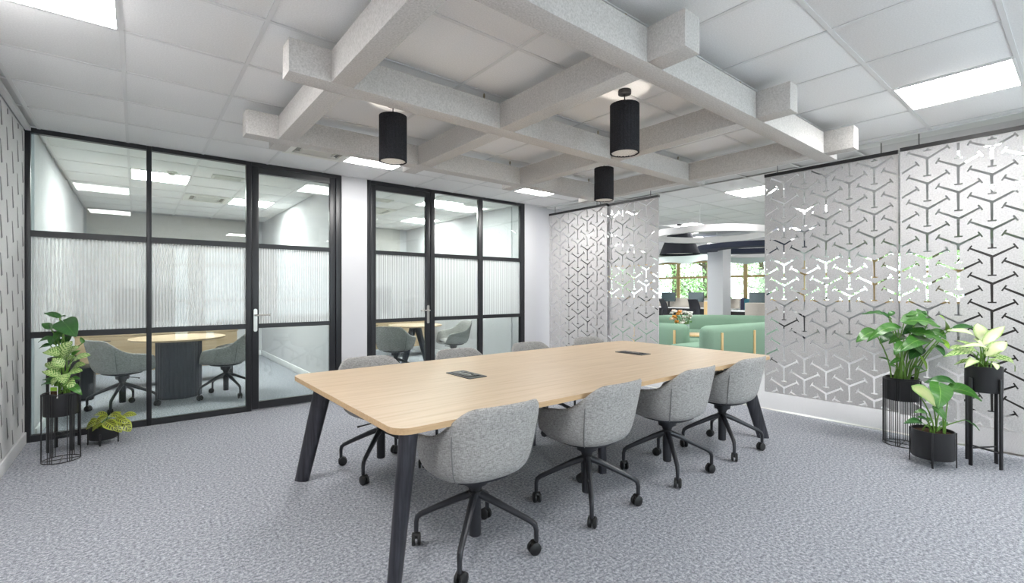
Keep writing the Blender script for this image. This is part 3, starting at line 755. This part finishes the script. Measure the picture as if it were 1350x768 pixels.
def wire_cage(t, r, z1, groups, per, w=.0028, half=.05):
    """ring stand of thin wires set in bundles"""
    n = 48
    for z in (.006, z1):
        bm = NB(); N = 40; pts = [(r*math.cos(2*math.pi*k/N), r*math.sin(2*math.pi*k/N), z) for k in range(N+1)]; tube(bm, pts, .0035, 6, False); mk('ring', bm, M['black'], t)
    bm = NB(); tube(bm, [(-r, 0, .006), (r, 0, .006)], .003, 6); tube(bm, [(0, -r, .006), (0, r, .006)], .003, 6); mk('foot_cross', bm, M['black'], t)
    bm = NB(); tube(bm, [(0, 0, .006), (0, 0, z1)], w, 5); finish(bm); me = bpy.data.meshes.new('wire'); bm.to_mesh(me); bm.free(); me.materials.append(M['black'])
    for g in range(groups):
        for k in range(per):
            a = 2*math.pi*g/groups+(k-(per-1)/2)*half
            ob('wire', me, t, (r*math.cos(a), r*math.sin(a), 0))
def leg_stand(t, r, z0, z1, w=.022, cross=True, rot=0):
    for k in range(4):
        a = rot+R(90*k); bm = NB(); box(bm, r+.001, r+.001+w*.6, -w/2, w/2, 0, z1, .002)
        bmesh.ops.rotate(bm, verts=bm.verts, matrix=Matrix.Rotation(a, 3, 'Z')); mk('leg', bm, M['black'], t)
    if cross:
        for k in range(2):
            a = rot+R(90*k); d = Vector((math.cos(a), math.sin(a), 0)); bm = NB(); zz = Vector((0, 0, .12+.011*k)); tube(bm, [d*(r+.006)+zz, -d*(r+.006)+zz], .006, 8); mk('cross_bar', bm, M['black'], t)
# right group
P1 = thing('potted_plant', 'tall monstera in a black pot on a wire cage stand, left of the right-hand group', 'plant', (5.12, 1.03, 0), 0, 'planters by the right screens')
pot(P1, .118, .385, .575); wire_cage(P1, .127, .56, 8, 3, half=.11)
P1.rotation_euler.z = 0
mm = [L_MON, L_LIME, L_PALE, L_FLECK, L_PRAY, L_DARK, L_BLUSH]
f1 = 5.12*DX[1]+1.03*DY[1]
grow(P1, f1, .555, [
 (1192,424,1240,430,.19,'heart',0,-.05,-.16,.14,1), (1153,437,1129,450,.11,'heart',0,-.02,-.08,.12), (1184,433,1143,449,.10,'heart',0,-.05,-.12,.2),
 (1218,447,1188,462,.13,'heart',0,-.10,-.2,.12), (1204,438,1246,452,.15,'heart',0,-.08,-.2,.12,1), (1246,434,1240,415,.12,'heart',1,-.05,-.1,.1),
 (1255,432,1285,431,.06,'oval',5,-.08,-.15,.1), (1172,420,1137,413,.07,'heart',5,.0,.05,.2,1), (1172,416,1179,410,.045,'oval',5,.0,.0,.1),
 (1190,452,1179,467,.08,'heart',0,-.12,-.18,.1), (1222,488,1213,467,.045,'oval',1,-.05,-.05,.05), (1177,479,1159,470,.03,'oval',0,0,0,.1),
 (1213,459,1199,473,.10,'heart',5,-.03,-.08,.1), (1203,483,1220,488,.04,'oval',0,-.08,-.1,.1), (1225,420,1195,414,.12,'heart',0,.0,-.04,.15,1),
 (1240,448,1252,460,.06,'heart',1,-.03,-.1,.1), (1182,486,1172,480,.04,'oval',0,-.08,-.1,.1), (1215,430,1190,440,.12,'heart',5,.05,.0,.15), (1228,436,1248,447,.11,'heart',0,.0,-.08,.15), (1176,440,1160,452,.10,'heart',5,.06,.02,.15), (1200,452,1216,466,.10,'heart',0,-.02,-.1,.15), (1232,456,1246,470,.07,'heart',5,-.02,-.08,.15), (1192,444,1172,452,.09,'heart',0,.02,-.05,.15), (1210,420,1222,410,.09,'heart',5,.0,-.04,.1), (1190,474,1172,480,.05,'heart',0,.0,-.04,.15)],
 mm, .0055, .07, 3)
P2 = thing('potted_plant', 'low leafy plant in a short-legged black pot at the front of the right-hand group', 'plant', (4.72, .765, 0), 0, 'planters by the right screens')
pot(P2, .128, .055, .262); leg_stand(P2, .128, 0, .262, .013, False, math.atan2(-.765, -4.72))
f2 = 4.72*DX[1]+.765*DY[1]
grow(P2, f2, .24, [
 (1205,511,1234,535,.13,'heart',6,-.12,-.2,.1), (1238,507,1237,538,.14,'heart',0,-.08,-.2,.12), (1252,512,1295,528,.13,'heart',0,-.02,-.1,.16),
 (1257,506,1219,503,.08,'heart',5,.03,.05,.2), (1231,537,1248,554,.08,'heart',0,-.12,-.17,.1), (1214,557,1192,557,.06,'heart',5,-.08,-.1,.15),
 (1221,545,1205,543,.05,'heart',0,-.05,-.05,.2), (1221,553,1209,549,.04,'heart',5,-.08,-.08,.1), (1272,553,1292,567,.025,'oval',5,-.02,-.05,.1),
 (1228,556,1219,552,.05,'heart',0,.0,.0,.2), (1240,560,1250,556,.04,'heart',5,.0,.02,.1)], mm, .005, .06, 5)
P3 = thing('potted_plant', 'pale variegated dieffenbachia in a black pot on a tall four-legged stand', 'plant', (5.005, .52, 0), 0, 'planters by the right screens')
pot(P3, .106, .555, .748); leg_stand(P3, .106, .555, .66, .022, True, R(-174+45+8))
f3 = 5.005*DX[1]+.52*DY[1]
grow(P3, f3, .73, [
 (1293,449,1289,426,.11,'oval',2,.05,.08,.05), (1295,455,1325,429,.075,'lance',2,-.02,.0,.1), (1290,449,1250,434,.07,'lance',2,-.05,-.1,.12),
 (1300,469,1327,450,.09,'oval',2,-.08,-.12,.1), (1284,466,1244,469,.065,'lance',3,-.05,-.1,.12), (1279,462,1251,458,.06,'oval',3,.03,.05,.1),
 (1298,461,1284,446,.075,'oval',2,-.08,-.08,.1), (1303,459,1266,456,.05,'lance',2,-.1,-.15,.1), (1309,472,1339,489,.07,'lance',3,-.05,-.08,.3),
 (1287,474,1272,484,.06,'lance',2,-.1,-.16,.2), (1283,476,1258,480,.035,'lance',3,-.05,-.06,.15), (1303,470,1327,469,.035,'lance',3,.03,.05,.1),
 (1308,478,1315,487,.045,'oval',2,-.12,-.16,.2), (1290,464,1270,463,.05,'lance',3,.0,.0,.2), (1296,466,1310,455,.05,'oval',2,.05,.08,.1),
 (1285,460,1262,448,.05,'lance',3,.08,.12,.1), (1302,475,1318,478,.04,'lance',3,-.05,-.08,.2)], mm, .005, .05, 7)
# left group
Q1 = thing('potted_plant', 'flecked dieffenbachia in a black pot on a wire cage stand by the left corner', 'plant', (-.455, 5.03, 0), 0, 'planters by the left corner')
pot(Q1, .104, .355, .53); wire_cage(Q1, .112, .52, 6, 3, half=.13)
g1 = -.455*DX[1]+5.03*DY[1]
grow(Q1, g1, .51, [
 (83,474,94,449,.14,'oval',3,-.03,.0,.1), (79,468,56,464,.075,'lance',3,-.05,-.08,.15), (92,483,118,467,.095,'oval',3,-.05,-.08,.12), (84,484,69,471,.07,'lance',3,-.06,-.08,.1),
 (80,497,55,489,.07,'lance',3,-.05,-.08,.15), (86,497,108,488,.08,'oval',3,-.06,-.08,.12), (88,492,84,505,.09,'oval',3,-.1,-.16,.15), (78,503,56,500,.045,'lance',5,-.03,-.04,.15),
 (76,505,54,507,.045,'lance',5,-.05,-.06,.15), (95,509,108,520,.06,'heart',0,-.1,-.14,.2), (97,468,106,461,.055,'heart',0,.0,.03,.1), (80,484,64,482,.06,'lance',3,.05,.08,.15),
 (92,500,106,499,.05,'lance',0,.03,.05,.15), (88,470,104,456,.10,'oval',3,.02,.05,.1), (80,470,66,458,.09,'oval',3,.03,.05,.12), (94,488,112,480,.08,'oval',3,.0,.0,.15), (78,488,60,478,.07,'oval',3,.0,-.02,.15), (88,500,98,512,.07,'oval',3,-.06,-.12,.2), (80,498,68,508,.07,'oval',3,-.06,-.1,.2), (82,478,100,470,.08,'oval',3,.04,.08,.1)], mm, .005, .05, 11)
cd = bx('care_card', M['white'], Q1, -.028, .028, -.001, .001, .50, .59); cd.location = Vector((px2w(71, 500, g1-.09)-Vector(Q1.location))[:2]).to_3d(); cd.rotation_euler.z = R(-36); cd['label'] = 'small white care card printed with a plant picture'
cp = bx('picture', M['soil'], cd, -.024, .024, -.0022, -.001, .508, .555); cp2 = bx('picture', L_LIME, cd, -.024, .024, -.0022, -.001, .556, .584)
Q2 = thing('potted_plant', 'dark climbing plant in a tall four-legged black planter, rear of the left group', 'plant', (-.47, 5.37, 0), 0, 'planters by the left corner')
pot(Q2, .098, .555, .765); leg_stand(Q2, .098, .555, .68, .022, True, .55)
g2 = -.47*DX[1]+5.37*DY[1]
grow(Q2, g2, .745, [
 (84,424,100,443,.16,'heart',5,-.04,-.12,.1), (85,430,65,434,.08,'heart',5,-.02,-.04,.15), (66,432,55,426,.065,'heart',5,-.02,-.04,.1), (78,418,58,412,.055,'heart',5,.0,.02,.1),
 (67,446,50,451,.065,'heart',5,-.03,-.05,.15), (66,455,51,459,.055,'heart',5,-.03,-.05,.15), (73,444,67,455,.08,'heart',5,-.05,-.08,.15), (81,437,74,451,.08,'heart',0,-.03,-.08,.1),
 (110,451,106,444,.03,'heart',0,-.02,-.02,.1), (90,444,86,455,.08,'heart',5,.02,-.02,.1), (78,452,66,448,.07,'heart',5,.03,.03,.1), (79,417,88,416,.02,'lance',5,0,0,.05)], mm, .0045, .05, 13)
Q3 = thing('potted_plant', 'small prayer plant in a low black footed pot beside the left glazing', 'plant', (-.222, 5.36, 0), 0, 'planters by the left corner')
pot(Q3, .096, .045, .150); leg_stand(Q3, .096, 0, .10, .014, False, math.atan2(-.12, -.02))
g3 = -.222*DX[1]+5.36*DY[1]
grow(Q3, g3, .135, [
 (131,556,113,565,.09,'oval',4,-.04,-.08,.15), (142,548,126,560,.085,'oval',4,-.06,-.1,.12), (138,555,154,566,.09,'oval',4,-.1,-.15,.12), (158,553,172,568,.09,'oval',4,-.05,-.09,.15),
 (160,549,180,546,.06,'oval',4,.0,.02,.12), (143,548,163,550,.06,'lance',4,-.02,-.03,.2), (142,547,123,547,.05,'lance',4,.03,.05,.15), (136,558,121,568,.065,'oval',4,-.08,-.12,.15), (148,549,160,543,.05,'oval',4,.06,.08,.1), (146,556,160,569,.07,'oval',4,-.08,-.13,.15), (128,552,118,558,.06,'oval',4,-.02,-.04,.15), (150,552,168,557,.07,'oval',4,-.05,-.08,.15), (133,550,140,543,.05,'oval',4,.05,.08,.1)],
 mm, .0035, .04, 17)

# ------------------------------------------------------------------ open office
wall('wall_right', 18.5, 18.6, -2.7, 15.5, z0=0, z1=.95, label='low wall under the office windows')
wall('wall_right', 18.5, 18.6, -2.7, 15.5, z0=2.58, z1=2.745, label='wall strip above the office windows')
wall('wall_back', 5.9, 18.5, 15.4, 15.5, label='far side wall of the open office')
wall('wall_front', 5.62, 18.5, -2.7, -2.6, label='near side wall of the open office')
def office_window(n, y0, y1):
    w = sempty('window_%d' % n, 'timber framed office window with trees outside')
    for a, b in ((y0, y0+.07), (y1-.07, y1)): bx('frame_post', M['beech'], w, 18.5, 18.58, a, b, .95, 2.58)
    for z in (.95, 1.86, 2.51): bx('frame_rail', M['beech'], w, 18.5, 18.58, y0+.07, y1-.07, z, z+.09 if z == 1.86 else z+.07)
    for z0, z1 in ((1.02, 1.86), (1.95, 2.51)): bx('pane', M['winglass'], w, 18.535, 18.541, y0+.07, y1-.07, z0, z1)
ys = [-2.6, -.2, 2.2, 4.4, 6.5, 8.5, 10.0, 11.4, 12.8, 15.3]
for k in range(len(ys)-1): office_window(5+k, ys[k], ys[k+1])
bm = NB(); box(bm, 18.62, 70, -40, 50, -.7, -.5); tag(struct('ground', bm, M['grass']), kind='structure')
# column
c = px2w(948, 384, 12.2)
bm = NB(); box(bm, c.x-.21, c.x+.21, c.y-.21, c.y+.21, 0, 2.745, .006); struct('pillar', bm, M['wall'], label='square white column behind the green sofas')
# sofas
def sofa(label, loc, rot, L, D=.8, Hb=.76, seat=.43, straps=(), ends=True):
    """back along local +x at y = 0, seat toward +y"""
    t = thing('sofa', label, 'sofa', loc, rot, 'sage green sofas')
    def pad(name, x0, x1, y0, y1, z0, z1, r, m='sage'):
        bm = NB(); box(bm, x0, x1, y0, y1, z0, z1); bmesh.ops.bevel(bm, geom=bm.edges[:], offset=r, segments=5, affect='EDGES', profile=.5); return mk(name, bm, M[m], t, smooth=50)
    pad('backrest', 0, L, 0, .24, .14, Hb, .115)
    pad('seat', .02, L-.02, .2, D, .16, seat, .06)
    bx('plinth', M['black'], t, .06, L-.06, .06, D-.06, 0, .16)
    for x in straps:
        bm = NB(); box(bm, x-.022, x+.022, -.022, .0, .06, Hb-.11, .006); box(bm, x-.022, x+.022, -.022, .06, .055, .10, .004); mk('timber_strap', bm, M['beech'], t)['label'] = 'upright beech strap on the backrest'
    return t
sofa('sage green sofa with beech straps, right of the opening, back to the viewer', (6.85, 3.68, 0), R(-6.3), 2.1, .8, .775, .43, (.30, 1.20))
sofa('sage green sofa at the left of the opening, one beech strap showing', (7.62, 4.56, 0), R(90), 1.7, .8, .72, .42, (.2, 1.1)).scale = (1, -1, 1)
t = thing('sofa', 'long curved sage green sofa facing the viewer, behind the other two', 'sofa', (10.25, 5.70, 0), R(-38), 'sage green sofas')
def arc_pad(name, r0, r1, z0, z1, a0, a1, bev, par, m):
    bm = NB(); n = 22; rings = []
    dz = bev
    sec = [(r0, z0+dz), (r0+bev*.3, z0+.3*dz*.3), (r0+bev, z0), (r1-bev, z0), (r1, z0+dz), (r1, z1-dz), (r1-bev*.3, z1-dz*.3), (r1-bev, z1), (r0+bev, z1), (r0+bev*.3, z1-dz*.3), (r0, z1-dz)]
    for k in range(n+1):
        a = R(a0+(a1-a0)*k/n); rings.append([bm.verts.new((r*math.sin(a), r*math.cos(a)-2.0, z)) for r, z in sec])
    for p, q in zip(rings, rings[1:]):
        for k in range(len(sec)): bm.faces.new((p[k], p[(k+1) % len(sec)], q[(k+1) % len(sec)], q[k]))
    bm.faces.new(rings[0]); bm.faces.new(rings[-1][::-1]); return mk(name, bm, M[m], par, smooth=50)
arc_pad('backrest', 2.05, 2.3, .15, .76, -34, 44, .1, t, 'sage'); arc_pad('seat', 1.45, 2.04, .2, .44, -33, 43, .06, t, 'sage'); arc_pad('plinth', 1.55, 2.2, .0, .19, -30, 40, .01, t, 'black')
# coffee table + flowers
t = thing('coffee_table', 'low oak coffee table between the green sofas', 'table', (8.86, 5.05, 0))
bm = NB(); lathe(bm, [(.34, .42), (.36, .425), (.36, .447), (.355, .45)], 32); mk('tabletop', bm, M['beech'], t)
for k in range(3):
    d = Vector((math.cos(R(120*k)), math.sin(R(120*k)), 0)); bm = NB(); tube(bm, [d*.2+Vector((0, 0, .421)), d*.3], [.02, .014], 8); mk('leg', bm, M['beech'], t)
t = thing('flower_vase', 'glass vase of white and orange flowers on the low oak table', 'flowers', (8.66, 5.15, .4505))
bm = NB(); lathe(bm, [(.05, 0), (.055, .01), (.06, .16), (.055, .2)], 20); mk('vase', bm, M['glasspot'], t)
rnd = random.Random(4); fl = [mat('petal_white', (.85, .84, .80), .8), mat('petal_orange', (.80, .34, .06), .8), mat('petal_peach', (.85, .62, .45), .8)]
o0 = Vector(t.location)
for k in range(26):
    px = rnd.uniform(884, 911); py = rnd.uniform(408, 427); m = fl[0] if px > 899 or k % 3 == 0 else fl[1+k % 2]
    p = px2w(px, py, 9.44+rnd.uniform(-.12, .12))-o0; bm = NB()
    for j in range(9):
        a = j*2.4; e = .02+.018*(j/9)
        bmesh.ops.create_icosphere(bm, subdivisions=1, radius=.017, matrix=Matrix.Translation(p+Vector((e*math.cos(a), e*math.sin(a), .012*math.sin(j*1.7)))))
    mk('flower', bm, m, t, smooth=60)
    bm = NB(); tube(bm, [(0, 0, .06), tuple(p*.6+Vector((0, 0, .04))), tuple(p)], .003, 5); mk('stem', bm, M['stem'], t)
    if k % 2: bm = NB(); leaf(bm, p*.75, p*.75+Vector((rnd.uniform(-.1, .1), rnd.uniform(-.1, .1), rnd.uniform(-.06, .05))), .05, 'lance'); mk('leaf', bm, L_MON, t, norm=False)
# hanging ceiling features
def ring_baffle(label, px, f, rad, z0, z1, th, m, name='ring_baffle', arms=4):
    p = px2w(px, 384, f); t = thing(name, label, 'ceiling baffle', (p.x, p.y, z0), 0, 'hanging acoustic rings')
    bm = NB(); h = z1-z0; lathe(bm, [(rad-th, 0), (rad, 0), (rad, h), (rad-th, h)], 64, cap0=False, cap1=False)
    vs = bm.verts[:]; n = 64
    for k in range(n): bm.faces.new((vs[k], vs[(k+1) % n], vs[3*n+(k+1) % n], vs[3*n+k]))
    mk('ring', bm, M[m], t)
    for k in range(arms):
        a = R(20+360*k/arms); bm = NB(); tube(bm, [((rad-th/2)*math.cos(a), (rad-th/2)*math.sin(a), h), ((rad-th/2)*math.cos(a), (rad-th/2)*math.sin(a), H-z0)], .004, 6); mk('hanger_wire', bm, M['white'], t)
    return t
ring_baffle('large white ring baffle hung at the office opening', 935, 8.4, 1.0, 2.278, 2.385, .09, 'ringwhite')
ring_baffle('navy ring baffle hung behind the large white ring', 992, 11.6, 1.3, 2.33, 2.45, .5, 'navy')
ring_baffle('white ring baffle farther off above the windows', 1000, 14.0, .85, 2.38, 2.62, .09, 'ringwhite')
ring_baffle('thin white ring close under the ceiling, above the dark lamp', 893, 10.4, .5, 2.60, 2.63, .06, 'ringwhite')
for k, (px, f) in enumerate(((905, 16.2), (985, 16.4), (1060, 14.5), (1140, 13.2), (1225, 12.0))):
    p = px2w(px, 384, f); t = thing('wave_baffle', 'pale mint wavy baffle before the office windows, %s from the left' % ORD[k], 'ceiling baffle', (p.x, p.y, 2.36), R(90), 'mint wave baffles')
    bm = NB(); N = 36; pr = None
    for j in range(N+1):
        x = -1.4+2.8*j/N; zz = -.09*(1+math.cos(2*math.pi*j/N*2))/2
        row = [bm.verts.new(q) for q in ((x, -.03, zz), (x, .03, zz), (x, .03, .2), (x, -.03, .2))]
        if pr:
            for i in range(4): bm.faces.new((pr[i], pr[(i+1) % 4], row[(i+1) % 4], row[i]))
        else: bm.faces.new(row)
        pr = row
    bm.faces.new(pr[::-1]); mk('felt_blade', bm, M['mint'], t)
    for x in (-1, 1): bm = NB(); tube(bm, [(x, 0, .19), (x, 0, H-2.36)], .004, 6); mk('hanger_wire', bm, M['white'], t)
p = px2w(896, 384, 9.9); t = thing('pendant_lamp', 'large dark cone pendant lamp over the green sofas', 'pendant lamp', (p.x, p.y, H))
bm = NB(); lathe(bm, [(.06, 0), (.06, -.03)], 20); mk('canopy', bm, M['black'], t)
bm = NB(); tube(bm, [(0, 0, -.03), (0, 0, -.2)], .005, 6); mk('cord', bm, M['black'], t)
bm = NB(); lathe(bm, [(.03, -.19), (.24, -.2), (.41, -.64), (.40, -.64), (.23, -.21)], 40, cap1=False); mk('shade', bm, mat('lamp_felt', (.022, .024, .033), .9), t)
bm = NB(); lathe(bm, [(.36, -.60), (.36, -.595)], 32); mk('diffuser', bm, M['louvre'], t)
# desks with screens
def task_chair(x, y, rot, label):
    t = thing('task_chair', label, 'chair', (x, y, 0), rot, 'black office task chairs')
    bm = NB(); box(bm, -.23, .23, -.22, .24, .44, .5, .025); mk('seat', bm, M['black'], t)
    bm = NB(); pr = None
    for k in range(7):
        z = .55+.5*k/6; y = -.23-.02*k+.05*math.sin(k/6*3.14); w = .22-.03*abs(k-3)/3
        row = [bm.verts.new(q) for q in ((-w, y, z), (w, y, z), (w, y+.03, z), (-w, y+.03, z))]
        if pr:
            for i in range(4): bm.faces.new((pr[i], pr[(i+1) % 4], row[(i+1) % 4], row[i]))
        else: bm.faces.new(row)
        pr = row
    bm.faces.new(pr[::-1]); mk('backrest', bm, M['dark'], t)
    bm = NB(); tube(bm, [(0, -.2, .46), (0, -.29, .5), (0, -.27, .7)], .02, 8); mk('back_bar', bm, M['black'], t)
    for s in (-1, 1): bm = NB(); tube(bm, [(s*.22, 0, .46), (s*.27, 0, .5), (s*.27, 0, .66)], .014, 6); box(bm, s*.27-.04, s*.27+.04, -.1, .14, .66, .685, .006); mk('armrest', bm, M['black'], t)
    bm = NB(); tube(bm, [(0, 0, .44), (0, 0, .1)], .028, 10); mk('gas_column', bm, M['dark'], t)
    for k in range(5):
        a = R(72*k); bm = NB(); tube(bm, [(0, 0, .12), (.3*math.cos(a), .3*math.sin(a), .07)], [.02, .013], 6); bmesh.ops.create_uvsphere(bm, u_segments=8, v_segments=6, radius=.033, matrix=Matrix.Translation((.3*math.cos(a), .3*math.sin(a), .033))); mk('leg', bm, M['black'], t)
def monitor(p, rot, label, w=.56, h=.34, m='monblue'):
    t = thing('monitor', label, 'monitor', p, rot, 'office monitors')
    bx('foot', M['plastic'], t, -.11, .11, -.08, .1, 0, .012, .003)
    bm = NB(); box(bm, -.025, .025, .035, .05, .012, .35); mk('neck', bm, M['plastic'], t)
    bx('bezel', M['plastic'], t, -w/2, w/2, 0, .035, .20, .20+h, .004)
    bx('display', M[m], t, -w/2+.008, w/2-.008, -.002, .0, .208, .192+h)
def desk(cx, cy, rot, L, label, mons, D=.75, divider=True):
    t = thing('desk', label, 'desk', (cx, cy, 0), rot, 'white office desks')
    bx('desktop', M['white'], t, -L/2, L/2, -D/2, D/2, .715, .74, .003)
    for s in (-1, 1):
        bm = NB(); x = s*(L/2-.08); box(bm, x-.025, x+.025, -D/2+.04, -D/2+.09, 0, .714); box(bm, x-.025, x+.025, D/2-.09, D/2-.04, 0, .714); mk('leg_frame', bm, M['black'], t)
    bx('modesty_panel', M['locker'], t, -L/2+.12, L/2-.12, D/2-.12, D/2-.1, .25, .70)
    if divider: bx('divider_screen', M['tan'], t, -L/2+.02, L/2-.02, D/2-.02, D/2+.01, .741, 1.07)
    d = Matrix.Rotation(rot, 3, 'Z')
    for k, x in enumerate(mons):
        p = d @ Vector((x, .12, .7405))+Vector((cx, cy, 0)); monitor(tuple(p), rot, ('wide monitor on the long white desk, %s from the left' % ORD[k]) if len(mons) > 1 else 'dark monitor on the white desk right of the column', .58)
p = px2w(893, 384, 17.0); RV = math.atan2(DY[0], DX[0]); RR = R(-90)
desk(p.x, p.y, RR, 4.2, 'long white desk with monitors before the left office windows', (-1.55, -.45, .65, 1.6))
for k, (px, f) in enumerate(((884, 16.0), (922, 15.7))):
    q = px2w(px, 384, f); task_chair(q.x, q.y, RR+R(-30+20*k), 'black mesh task chair at the long white desk, %s one' % ('left' if k == 0 else 'right'))
p = px2w(1003, 384, 13.6); desk(p.x, p.y, RR, 2.2, 'white desk right of the column with a dark monitor', (-.1,), divider=False)
q = px2w(979, 384, 14.6); 
t = thing('task_chair', 'task chair draped with teal and navy coats right of the column', 'chair', (q.x, q.y, 0), R(60))
bx('seat', M['black'], t, -.24, .24, -.24, .24, .44, .5, .02)
bm = NB(); box(bm, -.25, .25, -.32, -.2, .52, 1.08, .05); mk('teal_coat', bm, M['teal'], t); bm = NB(); box(bm, .2, .42, -.33, -.2, .5, 1.1, .05); mk('navy_coat', bm, M['navycloth'], t)
bm = NB(); tube(bm, [(0, 0, .44), (0, 0, .08)], .028, 10); mk('gas_column', bm, M['dark'], t)
for k in range(5):
    a = R(72*k); bm = NB(); tube(bm, [(0, 0, .12), (.3*math.cos(a), .3*math.sin(a), .03)], [.02, .028], 8); mk('leg', bm, M['black'], t)
p = px2w(1004, 384, 12.6)
o = thing('storage_cabinet', 'grey low cabinet behind the right sofa', 'cabinet', (p.x, p.y, 0), RR)
bx('carcass', M['tan'], o, -.35, .35, -.2, .2, .06, 1.0, .004); bx('plinth', M['black'], o, -.33, .33, -.18, .18, 0, .06)
for s in (-1, 1): bx('door', M['tan'], o, min(0, s*.345)+.002, max(0, s*.345)-.002, -.218, -.201, .07, .985)
p = px2w(939, 384, 14.6)
o = thing('storage_cabinet', 'oak cabinet left of the column by the desks', 'cabinet', (p.x, p.y, 0), RR)
bx('carcass', M['beech'], o, -.16, .16, -.2, .2, .04, 1.0, .004); bx('top', M['white'], o, -.17, .17, -.21, .21, 1.0, 1.02); bx('plinth', M['black'], o, -.15, .15, -.18, .18, 0, .04)
for s in (0, 1, 2): bx('drawer', M['beech'], o, -.155, .155, -.216, -.201, .05+s*.315, .36+s*.315)
# dark tall locker behind the rightmost screen
t = thing('locker', 'tall charcoal locker seen through the cut-outs of the far right screen', 'cabinet', (7.2, -.1, 0), R(0))
bx('carcass', M['locker'], t, 0, .5, -1.2, 1.0, .08, 1.83, .004); bx('plinth', M['black'], t, .02, .48, -1.18, .98, 0, .08)
for k in range(4): d = bx('door', M['locker'], t, -.02, -.001, -1.19+k*.55, -1.19+k*.55+.54, .09, 1.82, .002); bx('handle', M['steel'], d, -.03, -.0205, -1.14+k*.55, -1.125+k*.55, .95, 1.1)
t = thing('phone_booth', 'charcoal office booth seen through the cut-outs of the leftmost screen', 'booth', (7.9, 7.7, 0))
bx('shell', M['locker'], t, -.9, .8, -.5, .6, .06, 2.35, .01); bx('plinth', M['black'], t, -.87, .77, -.47, .57, 0, .06)
d = bx('door', M['dark'], t, -.35, .45, -.53, -.501, .08, 2.2); bx('handle', M['steel'], d, .36, .385, -.56, -.531, .95, 1.2)
# trees outside the office windows
def tree(x, y, h, seed, label):
    rnd = random.Random(seed); t = thing('tree', label, 'tree', (x, y, -.5), 0, 'trees outside the office windows')
    bm = NB(); tube(bm, [(0, 0, 0), (.1, 0, h*.3), (0, .1, h*.6), (.05, 0, h*.9)], [.22, .17, .11, .04], 8); mk('trunk', bm, M['bark'], t)
    tips = []
    for k in range(9):
        a = rnd.uniform(0, 6.28); z = h*rnd.uniform(.12, .75); l = rnd.uniform(1.0, 2.2); e = Vector((l*math.cos(a), l*math.sin(a), z+l*rnd.uniform(.2, .8)))
        bm = NB(); tube(bm, [(0, 0, z), tuple(Vector((0, 0, z)).lerp(e, .5)+Vector((0, 0, -.1))), tuple(e)], [.07, .05, .02], 6); mk('branch', bm, M['bark'], t); tips.append(e); tips.append(Vector((0, 0, z)).lerp(e, .6))
    bm = NB()
    for k in range(2600):
        c = rnd.choice(tips)+Vector((rnd.gauss(0, .5), rnd.gauss(0, .5), rnd.gauss(0, .45))); a = Vector((rnd.gauss(0, 1), rnd.gauss(0, 1), rnd.gauss(0, 1))).normalized(); b = a.cross(Vector((rnd.gauss(0, 1), rnd.gauss(0, 1), rnd.gauss(0, 1)))).normalized()
        s = rnd.uniform(.06, .12); bm.faces.new([bm.verts.new(q) for q in (c-a*s, c+b*s*.5, c+a*s, c-b*s*.5)])
    o = mk('foliage', bm, M['canopy'], t, norm=False); o['kind'] = 'stuff'
for k, (x, y, h) in enumerate(((23, 17.5, 7), (23, 12.6, 6.6), (23.4, 8.2, 7), (23, 3.6, 6.6), (29.5, 18.5, 9), (29.5, 12.6, 9), (30, 6.8, 9))):
    tree(x, y, h, 20+k, 'leafy tree outside the office windows, %s from left in the %s row' % (ORD[k % 4], 'near' if k < 4 else 'far'))
